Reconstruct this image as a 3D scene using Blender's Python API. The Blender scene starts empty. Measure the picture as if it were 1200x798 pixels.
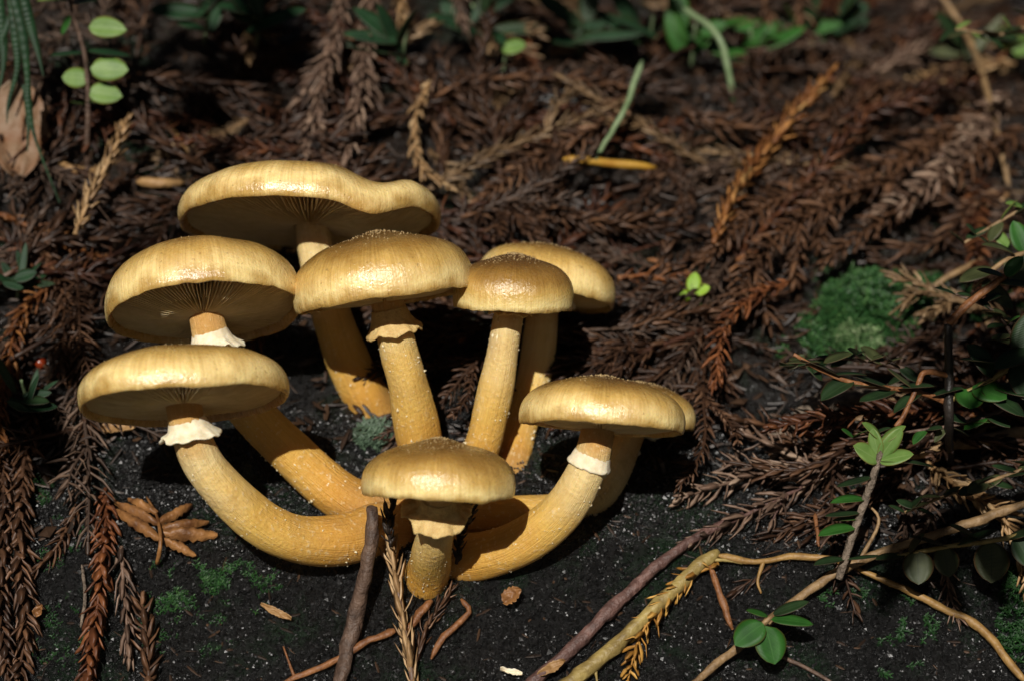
import bpy, math, random
from math import sin, cos, pi, radians, exp, sqrt, atan2
from mathutils import Vector as V, Matrix, noise

random.seed(11)
scene = bpy.context.scene
COL = scene.collection
S = 0.01                                   # everything below is measured in centimetres

# ------------------------------------------------------------------ camera, light, exposure
PITCH = radians(8.0); DIST = 75.0; PXCM = 0.025; HC = 5.96
FWD = V((0, cos(PITCH), -sin(PITCH))); UPV = V((0, sin(PITCH), cos(PITCH))); RGT = V((1, 0, 0))
FOC = V((0, 0, HC)); CAM = FOC - FWD * DIST
cd = bpy.data.cameras.new('camera'); cam = bpy.data.objects.new('camera', cd); COL.objects.link(cam)
cam.location = CAM * S; cam.rotation_euler = (pi / 2 - PITCH, 0, 0)
cd.sensor_width = 36; cd.lens = 90; cd.clip_start = 0.02; cd.clip_end = 60
cd.dof.use_dof = True; cd.dof.focus_distance = (DIST - 1.6) * S; cd.dof.aperture_fstop = 8.5
scene.camera = cam

SUN_EL, SUN_AZ = radians(28), radians(-9)       # azimuth off the line from the mushrooms to the camera
world = bpy.data.worlds.new('World'); scene.world = world; world.use_nodes = True
wn = world.node_tree; bg = wn.nodes['Background']
sky = wn.nodes.new('ShaderNodeTexSky'); sky.sky_type = 'NISHITA'; sky.sun_disc = False
sky.sun_elevation = SUN_EL; sky.sun_rotation = pi + SUN_AZ * -1
wn.links.new(sky.outputs[0], bg.inputs[0]); bg.inputs[1].default_value = 0.009
sl = bpy.data.lights.new('sun', 'SUN'); sl.energy = 5; sl.angle = radians(0.5); sl.color = (1, .955, .88)
sun = bpy.data.objects.new('sun', sl); COL.objects.link(sun)
TOSUN = V((sin(SUN_AZ) * cos(SUN_EL), -cos(SUN_AZ) * cos(SUN_EL), sin(SUN_EL)))
sun.rotation_euler = TOSUN.to_track_quat('Z', 'Y').to_euler(); sun.location = TOSUN * 3
vs = scene.view_settings; vs.view_transform = 'Standard'; vs.look = 'None'; vs.exposure = 0; vs.gamma = 1
vs.use_curve_mapping = False

# ------------------------------------------------------------------ helpers
def smooth(a, b, x):
    t = min(1, max(0, (x - a) / (b - a))); return t * t * (3 - 2 * t)
Y0 = -0.84
def gz(x, y):
    s = min(.95, max(.56, .76 - .012 * x))
    if y < Y0:
        u = Y0 - y
        z = -4.9 * 1.88 * (1 - exp(-u / 4.9)) - .06 * u if u < 40 else -9.2 - 2.4
    else:
        u = y - Y0
        k = 17
        z = s * u if u < k else s * k + .36 * (u - k)
        if u > 80: z -= .3 * (u - 80)
        # soft shoulder where the wood breaks downwards
        z += .25 * exp(-u / 1.2) - .25
    n = noise.noise(V((x * .17, y * .17, 3.1))) * .75 + noise.noise(V((x * .55, y * .55, 7.7))) * (.28 + .3 * smooth(4, 8, y))
    n += noise.noise(V((x * 1.3, y * 1.3 + z * .8, 2.2))) * .2 * (1 - smooth(4, 8, y)) * smooth(-9, -6, y)
    return z + n * (.55 + .45 * smooth(2, 9, y))
def gn(x, y, e=.25):
    return V((gz(x - e, y) - gz(x + e, y), gz(x, y - e) - gz(x, y + e), 2 * e)).normalized()
def ray(px, py):
    return (FWD * DIST + RGT * ((px - 600) * PXCM) + UPV * ((399 - py) * PXCM)) / DIST
def P(px, py, d):
    return CAM + ray(px, py) * (DIST + d)
def G(px, py, lift=0.0):
    """where the pixel's ray meets the ground raised by lift (cm, square to the slope)"""
    r = ray(px, py); t = DIST - 14; step = .3; k = lift * 1.27
    while t < DIST + 120:
        p = CAM + r * t
        if p.z <= gz(p.x, p.y) + k:
            lo, hi = t - step, t
            for _ in range(10):
                m = (lo + hi) / 2; q = CAM + r * m
                if q.z <= gz(q.x, q.y) + k: hi = m
                else: lo = m
            return CAM + r * hi
        t += step
    return CAM + r * (DIST + 30)
def gdep(px, py): return (G(px, py) - CAM).dot(FWD) - DIST
def cr(pts, n):
    """Catmull-Rom through tuples of floats / Vectors, n samples"""
    pts = [tuple(p) for p in pts]
    pp = [tuple(2 * a - b for a, b in zip(pts[0], pts[1]))] + pts + [tuple(2 * a - b for a, b in zip(pts[-1], pts[-2]))]
    m = len(pts) - 1; out = []
    for i in range(n):
        f = i / (n - 1) * m; k = min(int(f), m - 1); t = f - k
        out.append(tuple(.5 * (2 * b + (c - a) * t + (2 * a - 5 * b + 4 * c - d) * t * t + (3 * b - a - 3 * c + d) * t ** 3)
                         for a, b, c, d in zip(*pp[k:k + 4])))
    return out
class MB:
    def __init__(s): s.v = []; s.f = []; s.a = {}
    def add(s, verts, faces, **attr):
        o = len(s.v); s.v += verts; s.f += [tuple(i + o for i in f) for f in faces]
        for k, val in attr.items(): s.a.setdefault(k, []).extend(val if isinstance(val, list) else [val] * len(verts))
def mesh_of(name, mb, mat, base=V((0, 0, 0)), smoothf=True):
    me = bpy.data.meshes.new(name)
    me.from_pydata([tuple((V(v) - base) * S) for v in mb.v], [], mb.f)
    for k, vals in mb.a.items():
        if isinstance(vals[0], (tuple, list, V)):
            at = me.attributes.new(k, 'FLOAT_VECTOR', 'POINT'); at.data.foreach_set('vector', [c for v in vals for c in v])
        else:
            at = me.attributes.new(k, 'FLOAT', 'POINT'); at.data.foreach_set('value', vals)
    me.polygons.foreach_set('use_smooth', [smoothf] * len(me.polygons))
    if mat: me.materials.append(mat)
    me.update(); return me
def tag(o, label=None, cat=None, group=None, kind=None):
    if label: o['label'] = label
    if cat: o['category'] = cat
    if group: o['group'] = group
    if kind: o['kind'] = kind
    return o
def obj(name, mb, mat, base=V((0, 0, 0)), smoothf=True, loc=True):
    o = bpy.data.objects.new(name, mesh_of(name, mb, mat, base, smoothf)); COL.objects.link(o)
    if loc: o.location = base * S
    return o
def thing(name, base, label, cat, group=None):
    o = bpy.data.objects.new(name, None); COL.objects.link(o); o.location = base * S; o.empty_display_size = .01
    return tag(o, label, cat, group)
def part(name, mb, mat, th, base, smoothf=True, kind=None):
    """mb in world centimetres; base = the thing's base"""
    o = bpy.data.objects.new(name, mesh_of(name, mb, mat, base, smoothf)); COL.objects.link(o); o.parent = th
    if kind: o['kind'] = kind
    return o
def sub(name, mb, mat, par, base, **k): return part(name, mb, mat, par, base, **k)
def frames(pts):
    out = []; n = len(pts); up = None
    for i in range(n):
        t = (pts[min(i + 1, n - 1)] - pts[max(i - 1, 0)])
        t = t.normalized() if t.length > 1e-9 else V((0, 0, 1))
        if up is None:
            up = V((0, -1, 0)) if abs(t.y) < .8 else V((1, 0, 0))
        x = (up - t * up.dot(t)).normalized(); y = t.cross(x); up = x
        out.append((t, x, y))
    return out
def tube(mb, pts, rad, sides=8, rough=0, seed=0, knots=0, **attr):
    fr = frames(pts); vs_ = []; fs = []; n = len(pts); cv = []
    for i, p in enumerate(pts):
        t, x, y = fr[i]
        for k in range(sides):
            a = 2 * pi * k / sides; r = rad[i]
            if rough: r *= 1 + rough * noise.noise(V((p.x * 3 + cos(a), p.y * 3 + sin(a), p.z * 3 + seed)))
            if knots: r *= 1 + knots * max(0, noise.noise(V((i * .35 + seed, seed, 0)))) ** 2 * 3
            vs_.append(p + (x * cos(a) + y * sin(a)) * r); cv.append((cos(a), sin(a), i / (n - 1)))
    for i in range(n - 1):
        for k in range(sides):
            b = (k + 1) % sides
            fs.append((i * sides + k, i * sides + b, (i + 1) * sides + b, (i + 1) * sides + k))
    fs.append(tuple(range(sides))[::-1]); fs.append(tuple((n - 1) * sides + k for k in range(sides)))
    mb.add(vs_, fs, cv=cv, **attr)

# ------------------------------------------------------------------ materials
def newmat(name):
    m = bpy.data.materials.new(name); m.use_nodes = True; nt = m.node_tree
    return m, nt, nt.nodes['Principled BSDF']
def N(nt, t, **kw):
    n = nt.nodes.new(t)
    for k, v in kw.items():
        if hasattr(n, k) and k not in n.inputs: setattr(n, k, v)
        else: n.inputs[k].default_value = v
    return n
def ramp(nt, fac, stops):
    r = nt.nodes.new('ShaderNodeValToRGB'); e = r.color_ramp.elements
    while len(e) < len(stops): e.new(.5)
    for el, (p, c) in zip(e, stops): el.position = p; el.color = (*c, 1)
    nt.links.new(fac, r.inputs[0]); return r.outputs[0]
def mixc(nt, a, b, f, mode='MIX'):
    n = nt.nodes.new('ShaderNodeMix'); n.data_type = 'RGBA'; n.blend_type = mode
    for sock, val in ((n.inputs[0], f), (n.inputs[6], a), (n.inputs[7], b)):
        if hasattr(val, 'links'): nt.links.new(val, sock)
        elif isinstance(val, (int, float)): sock.default_value = val
        else: sock.default_value = (*val, 1)
    return n.outputs[2]
def math_(nt, op, a, b=0):
    n = nt.nodes.new('ShaderNodeMath'); n.operation = op
    for s_, v in zip(n.inputs, (a, b)):
        if hasattr(v, 'links'): nt.links.new(v, s_)
        else: s_.default_value = v
    return n.outputs[0]
def noisen(nt, vec, scale, detail=4, rough=.55):
    n = N(nt, 'ShaderNodeTexNoise'); n.inputs['Scale'].default_value = scale
    n.inputs['Detail'].default_value = detail; n.inputs['Roughness'].default_value = rough
    if vec is not None: nt.links.new(vec, n.inputs['Vector'])
    return n.outputs['Fac']
def vmul(nt, vec, xyz):
    n = nt.nodes.new('ShaderNodeVectorMath'); n.operation = 'MULTIPLY'
    nt.links.new(vec, n.inputs[0]); n.inputs[1].default_value = xyz; return n.outputs[0]
def attrv(nt, name):
    n = nt.nodes.new('ShaderNodeAttribute'); n.attribute_name = name; return n
def bump(nt, bs, h, strength, dist):
    b = nt.nodes.new('ShaderNodeBump'); b.inputs['Strength'].default_value = strength; b.inputs['Distance'].default_value = dist
    nt.links.new(h, b.inputs['Height']); nt.links.new(b.outputs[0], bs.inputs['Normal'])
def objco(nt): return nt.nodes.new('ShaderNodeTexCoord').outputs['Object']

def cap_material():
    m, nt, bs = newmat('mushroom_cap_skin')
    at = attrv(nt, 'cv'); sep = nt.nodes.new('ShaderNodeSeparateXYZ'); nt.links.new(at.outputs['Vector'], sep.inputs[0])
    r = sep.outputs[2]; oc = objco(nt)
    blot = noisen(nt, oc, 90, 4); oi = nt.nodes.new('ShaderNodeObjectInfo')
    rr = math_(nt, 'ADD', r, math_(nt, 'MULTIPLY', math_(nt, 'SUBTRACT', blot, .5), .42))
    base = ramp(nt, rr, [(0, (.10, .045, .010)), (.32, (.18, .09, .020)), (.56, (.32, .18, .042)), (.74, (.58, .38, .115)), (.9, (.86, .66, .30)), (1, (.46, .29, .085))])
    st = noisen(nt, vmul(nt, at.outputs['Vector'], (46, 46, 1.2)), 1.6, 4, .6)      # fine radial striation
    c = mixc(nt, base, ramp(nt, st, [(.33, (.72, .65, .52)), (.62, (1.1, 1.08, 1.04))]), .75, 'MULTIPLY')
    sp = noisen(nt, oc, 700, 2)                                                        # dark dots
    c = mixc(nt, c, (.2, .11, .035), ramp(nt, sp, [(.66, (0, 0, 0)), (.73, (.55, .55, .55))]))
    big = noisen(nt, oc, 34, 3)
    c = mixc(nt, c, (.36, .17, .035), ramp(nt, big, [(.55, (0, 0, 0)), (.75, (.45, .45, .45))]))
    nt.links.new(c, bs.inputs['Base Color'])
    rg = noisen(nt, oc, 500, 3)
    nt.links.new(ramp(nt, rg, [(.35, (.15, .15, .15)), (.65, (.48, .48, .48))]), bs.inputs['Roughness'])
    bs.inputs['Subsurface Weight'].default_value = .2; bs.inputs['Subsurface Radius'].default_value = (1, .55, .2)
    bs.inputs['Subsurface Scale'].default_value = .007
    bs.inputs['Specular IOR Level'].default_value = .55; bs.inputs['Coat Weight'].default_value = .65; bs.inputs['Coat Roughness'].default_value = .27
    h = math_(nt, 'ADD', math_(nt, 'MULTIPLY', st, .5), math_(nt, 'ADD', noisen(nt, oc, 1100, 3), math_(nt, 'MULTIPLY', noisen(nt, oc, 260, 2), .35)))
    bump(nt, bs, h, .5, .0005); nt.links.new(bs.inputs['Normal'].links[0].from_socket, bs.inputs['Coat Normal']); return m
def stem_material():
    m, nt, bs = newmat('mushroom_stem_flesh')
    at = attrv(nt, 'cv'); sep = nt.nodes.new('ShaderNodeSeparateXYZ'); nt.links.new(at.outputs['Vector'], sep.inputs[0])
    t = sep.outputs[2]; oc = objco(nt)
    big = noisen(nt, oc, 55, 4)
    tt = math_(nt, 'ADD', t, math_(nt, 'MULTIPLY', math_(nt, 'SUBTRACT', big, .5), .4))
    base = ramp(nt, tt, [(0, (.50, .22, .045)), (.2, (.60, .34, .10)), (.3, (.80, .62, .30)), (.5, (.72, .46, .11)), (.7, (.60, .31, .05)), (.88, (.44, .235, .065)), (1, (.36, .24, .12))])
    fib = noisen(nt, vmul(nt, at.outputs['Vector'], (11, 11, 3)), 1.7, 5, .65)
    c = mixc(nt, base, ramp(nt, fib, [(.3, (.78, .68, .5)), (.65, (1.08, 1.07, 1.04))]), .6, 'MULTIPLY')
    fl = noisen(nt, oc, 700, 3)
    c = mixc(nt, c, (.36, .19, .055), ramp(nt, noisen(nt, oc, 75, 5, .65), [(.5, (0, 0, 0)), (.74, (.45, .45, .45))]))
    c = mixc(nt, c, (.78, .62, .36), ramp(nt, fl, [(.58, (0, 0, 0)), (.72, (.5, .5, .5))]))
    nt.links.new(c, bs.inputs['Base Color']); bs.inputs['Roughness'].default_value = .55
    bs.inputs['Subsurface Weight'].default_value = .14; bs.inputs['Subsurface Radius'].default_value = (1, .5, .12)
    bs.inputs['Subsurface Scale'].default_value = .006
    h = math_(nt, 'ADD', fib, math_(nt, 'MULTIPLY', fl, .8)); bump(nt, bs, h, .75, .0008); return m
def plain(name, c1, c2, rough=.6, scale=300, bstr=.4, sss=0, spec=.4, bd=.0004, rnd=None):
    m, nt, bs = newmat(name); oc = objco(nt); n = noisen(nt, oc, scale, 5, .6)
    c = ramp(nt, n, [(.3, c1), (.7, c2)])
    nt.links.new(c, bs.inputs['Base Color']); bs.inputs['Roughness'].default_value = rough
    bs.inputs['Specular IOR Level'].default_value = spec
    if sss:
        bs.inputs['Subsurface Weight'].default_value = sss; bs.inputs['Subsurface Radius'].default_value = (1, .6, .3); bs.inputs['Subsurface Scale'].default_value = .003
    bump(nt, bs, noisen(nt, oc, scale * 2.2, 4), bstr, bd); return m
def needle_mat(name, stops, rough=.5, spec=.35):
    """colour per needle from the 'rnd' attribute, jittered per twig"""
    m, nt, bs = newmat(name); a = attrv(nt, 'rnd').outputs['Fac']; oi = nt.nodes.new('ShaderNodeObjectInfo')
    f = math_(nt, 'ADD', math_(nt, 'MULTIPLY', a, .7), math_(nt, 'MULTIPLY', oi.outputs['Random'], .3))
    c = ramp(nt, f, stops); oc = objco(nt); n = noisen(nt, oc, 260, 3)
    c = mixc(nt, c, ramp(nt, n, [(.3, (.5, .45, .4)), (.7, (1.2, 1.15, 1.1))]), .8, 'MULTIPLY')
    nt.links.new(c, bs.inputs['Base Color']); bs.inputs['Roughness'].default_value = rough; bs.inputs['Specular IOR Level'].default_value = spec
    bump(nt, bs, noisen(nt, oc, 1500, 2), .3, .0002); return m
def leaf_mat(name, ca, cb, vein, rough=.55, trans=.25):
    m, nt, bs = newmat(name); at = attrv(nt, 'lv'); sep = nt.nodes.new('ShaderNodeSeparateXYZ'); nt.links.new(at.outputs['Vector'], sep.inputs[0])
    oc = objco(nt); n = noisen(nt, oc, 160, 4); c = ramp(nt, n, [(.3, ca), (.7, cb)])
    av = math_(nt, 'ABSOLUTE', sep.outputs[1])
    c = mixc(nt, vein, c, ramp(nt, av, [(.01, (.3, .3, .3)), (.06, (1, 1, 1))]))
    c = mixc(nt, c, (ca[0] * 1.6 + .04, ca[1] * .7, ca[2] * .7), ramp(nt, av, [(.86, (0, 0, 0)), (.97, (.7, .7, .7))]))
    nt.links.new(c, bs.inputs['Base Color']); bs.inputs['Roughness'].default_value = rough
    tr = nt.nodes.new('ShaderNodeBsdfTranslucent'); nt.links.new(c, tr.inputs[0]); mx = nt.nodes.new('ShaderNodeMixShader'); mx.inputs[0].default_value = trans
    nt.links.new(bs.outputs[0], mx.inputs[1]); nt.links.new(tr.outputs[0], mx.inputs[2]); nt.links.new(mx.outputs[0], nt.nodes['Material Output'].inputs[0])
    w = nt.nodes.new('ShaderNodeTexWave'); w.inputs['Scale'].default_value = 1.6; w.inputs['Distortion'].default_value = 1
    nt.links.new(vmul(nt, at.outputs['Vector'], (6, 2.5, 0)), w.inputs['Vector'])
    bump(nt, bs, math_(nt, 'ADD', w.outputs['Fac'], noisen(nt, oc, 500, 3)), .25, .0004); return m
def ground_material():
    m, nt, bs = newmat('wet_black_humus'); oc = objco(nt)
    n1 = noisen(nt, oc, 45, 5, .6); n2 = noisen(nt, oc, 900, 3, .6); n3 = noisen(nt, oc, 14, 4)
    c = ramp(nt, n2, [(.3, (.002, .002, .002)), (.58, (.006, .006, .006)), (.75, (.02, .018, .018))])
    brown = ramp(nt, n1, [(.3, (.006, .004, .003)), (.7, (.03, .017, .01))])
    sep = nt.nodes.new('ShaderNodeSeparateXYZ'); nt.links.new(oc, sep.inputs[0])
    f = math_(nt, 'ADD', math_(nt, 'MULTIPLY', sep.outputs[1], 9), math_(nt, 'SUBTRACT', n3, .75))
    c = mixc(nt, c, brown, ramp(nt, f, [(0, (0, 0, 0)), (.6, (.9, .9, .9))]))
    green = ramp(nt, n2, [(.3, (.002, .008, .003)), (.7, (.008, .03, .009))])
    c = mixc(nt, c, green, ramp(nt, noisen(nt, oc, 30, 4, .7), [(.5, (0, 0, 0)), (.64, (.85, .85, .85))]))
    nt.links.new(c, bs.inputs['Base Color'])
    nt.links.new(ramp(nt, n2, [(.3, (.2, .2, .2)), (.7, (.42, .42, .42))]), bs.inputs['Roughness'])
    bs.inputs['Specular IOR Level'].default_value = .9
    v = nt.nodes.new('ShaderNodeTexVoronoi'); v.inputs['Scale'].default_value = 750; nt.links.new(oc, v.inputs['Vector'])
    h = math_(nt, 'ADD', math_(nt, 'MULTIPLY', v.outputs['Distance'], -.25), math_(nt, 'ADD', n2, noisen(nt, oc, 2600, 3, .7)))
    bump(nt, bs, h, 1, .0013); return m

M = dict(
    cap=cap_material(), stem=stem_material(), ground=ground_material(),
    gills=plain('mushroom_gills', (.58, .41, .19), (.72, .54, .28), .6, 250, .3, .35),
    ringy=plain('mushroom_ring_tan', (.46, .29, .10), (.66, .47, .2), .65, 420, .8, .25, .3, .0006), ring=plain('mushroom_ring_veil', (.66, .54, .34), (.84, .75, .56), .7, 420, .4, .25, .3, .0005),
    fluff=plain('pale_floccose_scales', (.66, .5, .26), (.86, .74, .5), .7, 600, .3, .2),
    grain=plain('cap_granules', (.16, .08, .025), (.62, .45, .22), .5, 900, .3, .1),
    brown=needle_mat('dead_needles_brown', [(0, (.025, .012, .007)), (.45, (.075, .036, .018)), (.8, (.14, .07, .036)), (1, (.26, .15, .085))]),
    cbrown=needle_mat('shaded_carpet_needles_brown', [(0, (.012, .006, .004)), (.5, (.04, .019, .010)), (.85, (.085, .042, .022)), (1, (.17, .095, .055))]),  # carpet set: dead_needles colours darkened, painting in the shade between raised twigs
    cgrey=needle_mat('shaded_carpet_needles_grey', [(0, (.02, .013, .010)), (.5, (.06, .038, .027)), (.9, (.13, .085, .06)), (1, (.22, .16, .12))]),
    cred=needle_mat('shaded_carpet_needles_rust', [(0, (.02, .007, .004)), (.5, (.06, .021, .009)), (.85, (.13, .048, .018)), (1, (.24, .11, .04))]),
    ctan=needle_mat('shaded_carpet_needles_tan', [(0, (.06, .035, .016)), (.5, (.16, .1, .05)), (1, (.34, .24, .14))]),
    red=needle_mat('dead_needles_rust', [(0, (.05, .016, .007)), (.5, (.13, .045, .016)), (.85, (.25, .09, .03)), (1, (.42, .19, .06))]),
    grey=needle_mat('dead_needles_grey', [(0, (.05, .032, .024)), (.5, (.15, .095, .068)), (.9, (.26, .18, .13)), (1, (.36, .27, .2))]),
    tan=needle_mat('dead_needles_tan', [(0, (.15, .085, .035)), (.5, (.32, .20, .095)), (.9, (.47, .33, .18)), (1, (.6, .46, .28))]),
    orange=needle_mat('dead_needles_orange', [(0, (.07, .022, .007)), (.5, (.19, .072, .02)), (.9, (.34, .16, .05)), (1, (.48, .29, .11))]),
    dark=needle_mat('dead_needles_black', [(0, (.012, .009, .008)), (.6, (.03, .022, .018)), (1, (.07, .05, .035))]),
    gold=needle_mat('dead_needles_gold', [(0, (.18, .08, .015)), (.5, (.36, .18, .035)), (1, (.55, .34, .09))]),
    litter=needle_mat('litter_fragments', [(0, (.010, .006, .004)), (.45, (.03, .016, .009)), (.75, (.07, .038, .02)), (.9, (.16, .09, .045)), (.97, (.34, .22, .11)), (1, (.5, .42, .34))]),
    crumb=needle_mat('humus_crumbs', [(0, (.002, .002, .0022)), (.55, (.006, .006, .0063)), (.88, (.016, .016, .017)), (1, (.05, .05, .054))], .42, .5),
    moss=needle_mat('moss_leaves', [(0, (.004, .018, .005)), (.6, (.014, .055, .012)), (1, (.06, .14, .035))], .5, .25),
    mossm=needle_mat('mound_moss_leaves', [(0, (.006, .028, .008)), (.55, (.025, .085, .022)), (.9, (.09, .19, .06)), (1, (.3, .38, .22))], .45, .35),
    mossp=needle_mat('pale_moss_leaves', [(0, (.03, .08, .03)), (.6, (.10, .19, .07)), (1, (.36, .42, .26))], .4),
    lichen=needle_mat('blue_green_lichen', [(0, (.04, .07, .045)), (.6, (.08, .13, .085)), (1, (.17, .23, .16))], .5),
    bark=plain('dark_bark', (.035, .02, .014), (.13, .08, .055), .55, 260, 1, 0, .4, .001),
    barkp=plain('purple_brown_bark', (.05, .026, .022), (.15, .08, .065), .5, 260, 1, 0, .4, .001),
    barkt=plain('tan_bark', (.12, .07, .03), (.30, .19, .09), .55, 240, .9, 0, .4, .0008),
    barkg=plain('grey_bark', (.05, .036, .025), (.25, .19, .14), .6, 420, 1, 0, .4, .0014),
    barky=plain('yellow_green_bark', (.13, .085, .025), (.36, .27, .09), .5, 200, .8, 0, .4, .0008),
    root=plain('yellow_root', (.17, .09, .025), (.34, .2, .065), .5, 260, .8, 0, .4, .0006),
    rust=plain('rusty_bark', (.09, .032, .011), (.26, .11, .04), .5, 260, .9, 0, .4, .0008),
    grass=plain('grass_stalk', (.10, .15, .065), (.2, .26, .14), .45, 120, .2),
    yellow=plain('yellow_straw', (.26, .11, .012), (.42, .25, .035), .45, 150, .4),
    black=plain('painted_shade_stem', (.008, .007, .006), (.03, .022, .018), .45, 300, .8),  # shaded length of the rusty shrub stem, its shade painted in as black
    leafd=leaf_mat('dark_green_leaf', (.009, .024, .007), (.02, .05, .013), (.035, .07, .025)),
    leafb=leaf_mat('bright_green_leaf', (.016, .075, .010), (.035, .14, .018), (.05, .15, .03), .5),
    leafp=leaf_mat('yellow_green_leaf', (.09, .18, .035), (.18, .29, .07), (.24, .34, .12), .45),
    leafo=leaf_mat('olive_brown_leaf', (.03, .042, .014), (.075, .085, .03), (.025, .035, .015), .5),
    fern=leaf_mat('dark_fern', (.006, .026, .009), (.014, .055, .017), (.03, .07, .03), .55),
    lime=leaf_mat('lime_leaf', (.18, .36, .02), (.32, .5, .05), (.4, .55, .1), .4),
    dry=plain('dry_leaf_blade', (.13, .045, .010), (.22, .16, .105), .6, 110, 1, 0, .35, .001),
    dryo=plain('dry_frond_blade', (.06, .02, .006), (.32, .15, .048), .5, 130, .9, 0, .4, .001),
    chip=plain('tan_wood_chip', (.15, .075, .025), (.36, .21, .085), .55, 130, 1, 0, .4, .001),
    berry=plain('red_berry_skin', (.13, .012, .004), (.2, .03, .008), .2, 80, .1, .1, .6),
    stone=plain('grey_stone', (.03, .035, .036), (.13, .14, .14), .25, 140, .8, 0, .5, .001),
)

# ------------------------------------------------------------------ ground
def axis(segs):
    out = []
    for a, b, n in segs: out += [a + (b - a) * i / n for i in range(n)]
    out.append(segs[-1][1]); return out
xs = axis([(-240, -60, 12), (-60, -24, 30), (-24, 24, 440), (24, 60, 30), (60, 240, 12)])
ys = axis([(-50, -14, 14), (-14, -6.5, 40), (-6.5, 4, 150), (4, 34, 190), (34, 90, 50), (90, 260, 14)])
g = MB(); nx = len(xs)
for y in ys:
    for x in xs:
        z = gz(x, y)
        if abs(x) < 26 and -8 < y < 36:
            z += noise.noise(V((x * 2.2, y * 2.2, 1))) * .16 + noise.noise(V((x * 6, y * 6, z * 3))) * .06 + abs(noise.noise(V((x * 1.1, y * 4, 9)))) * .1
        g.v.append((x, y, z - .06))
for j in range(len(ys) - 1):
    for i in range(nx - 1):
        a = j * nx + i; g.f.append((a, a + 1, a + nx + 1, a + nx))
tag(obj('ground', g, M['ground']), kind='structure')

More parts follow.
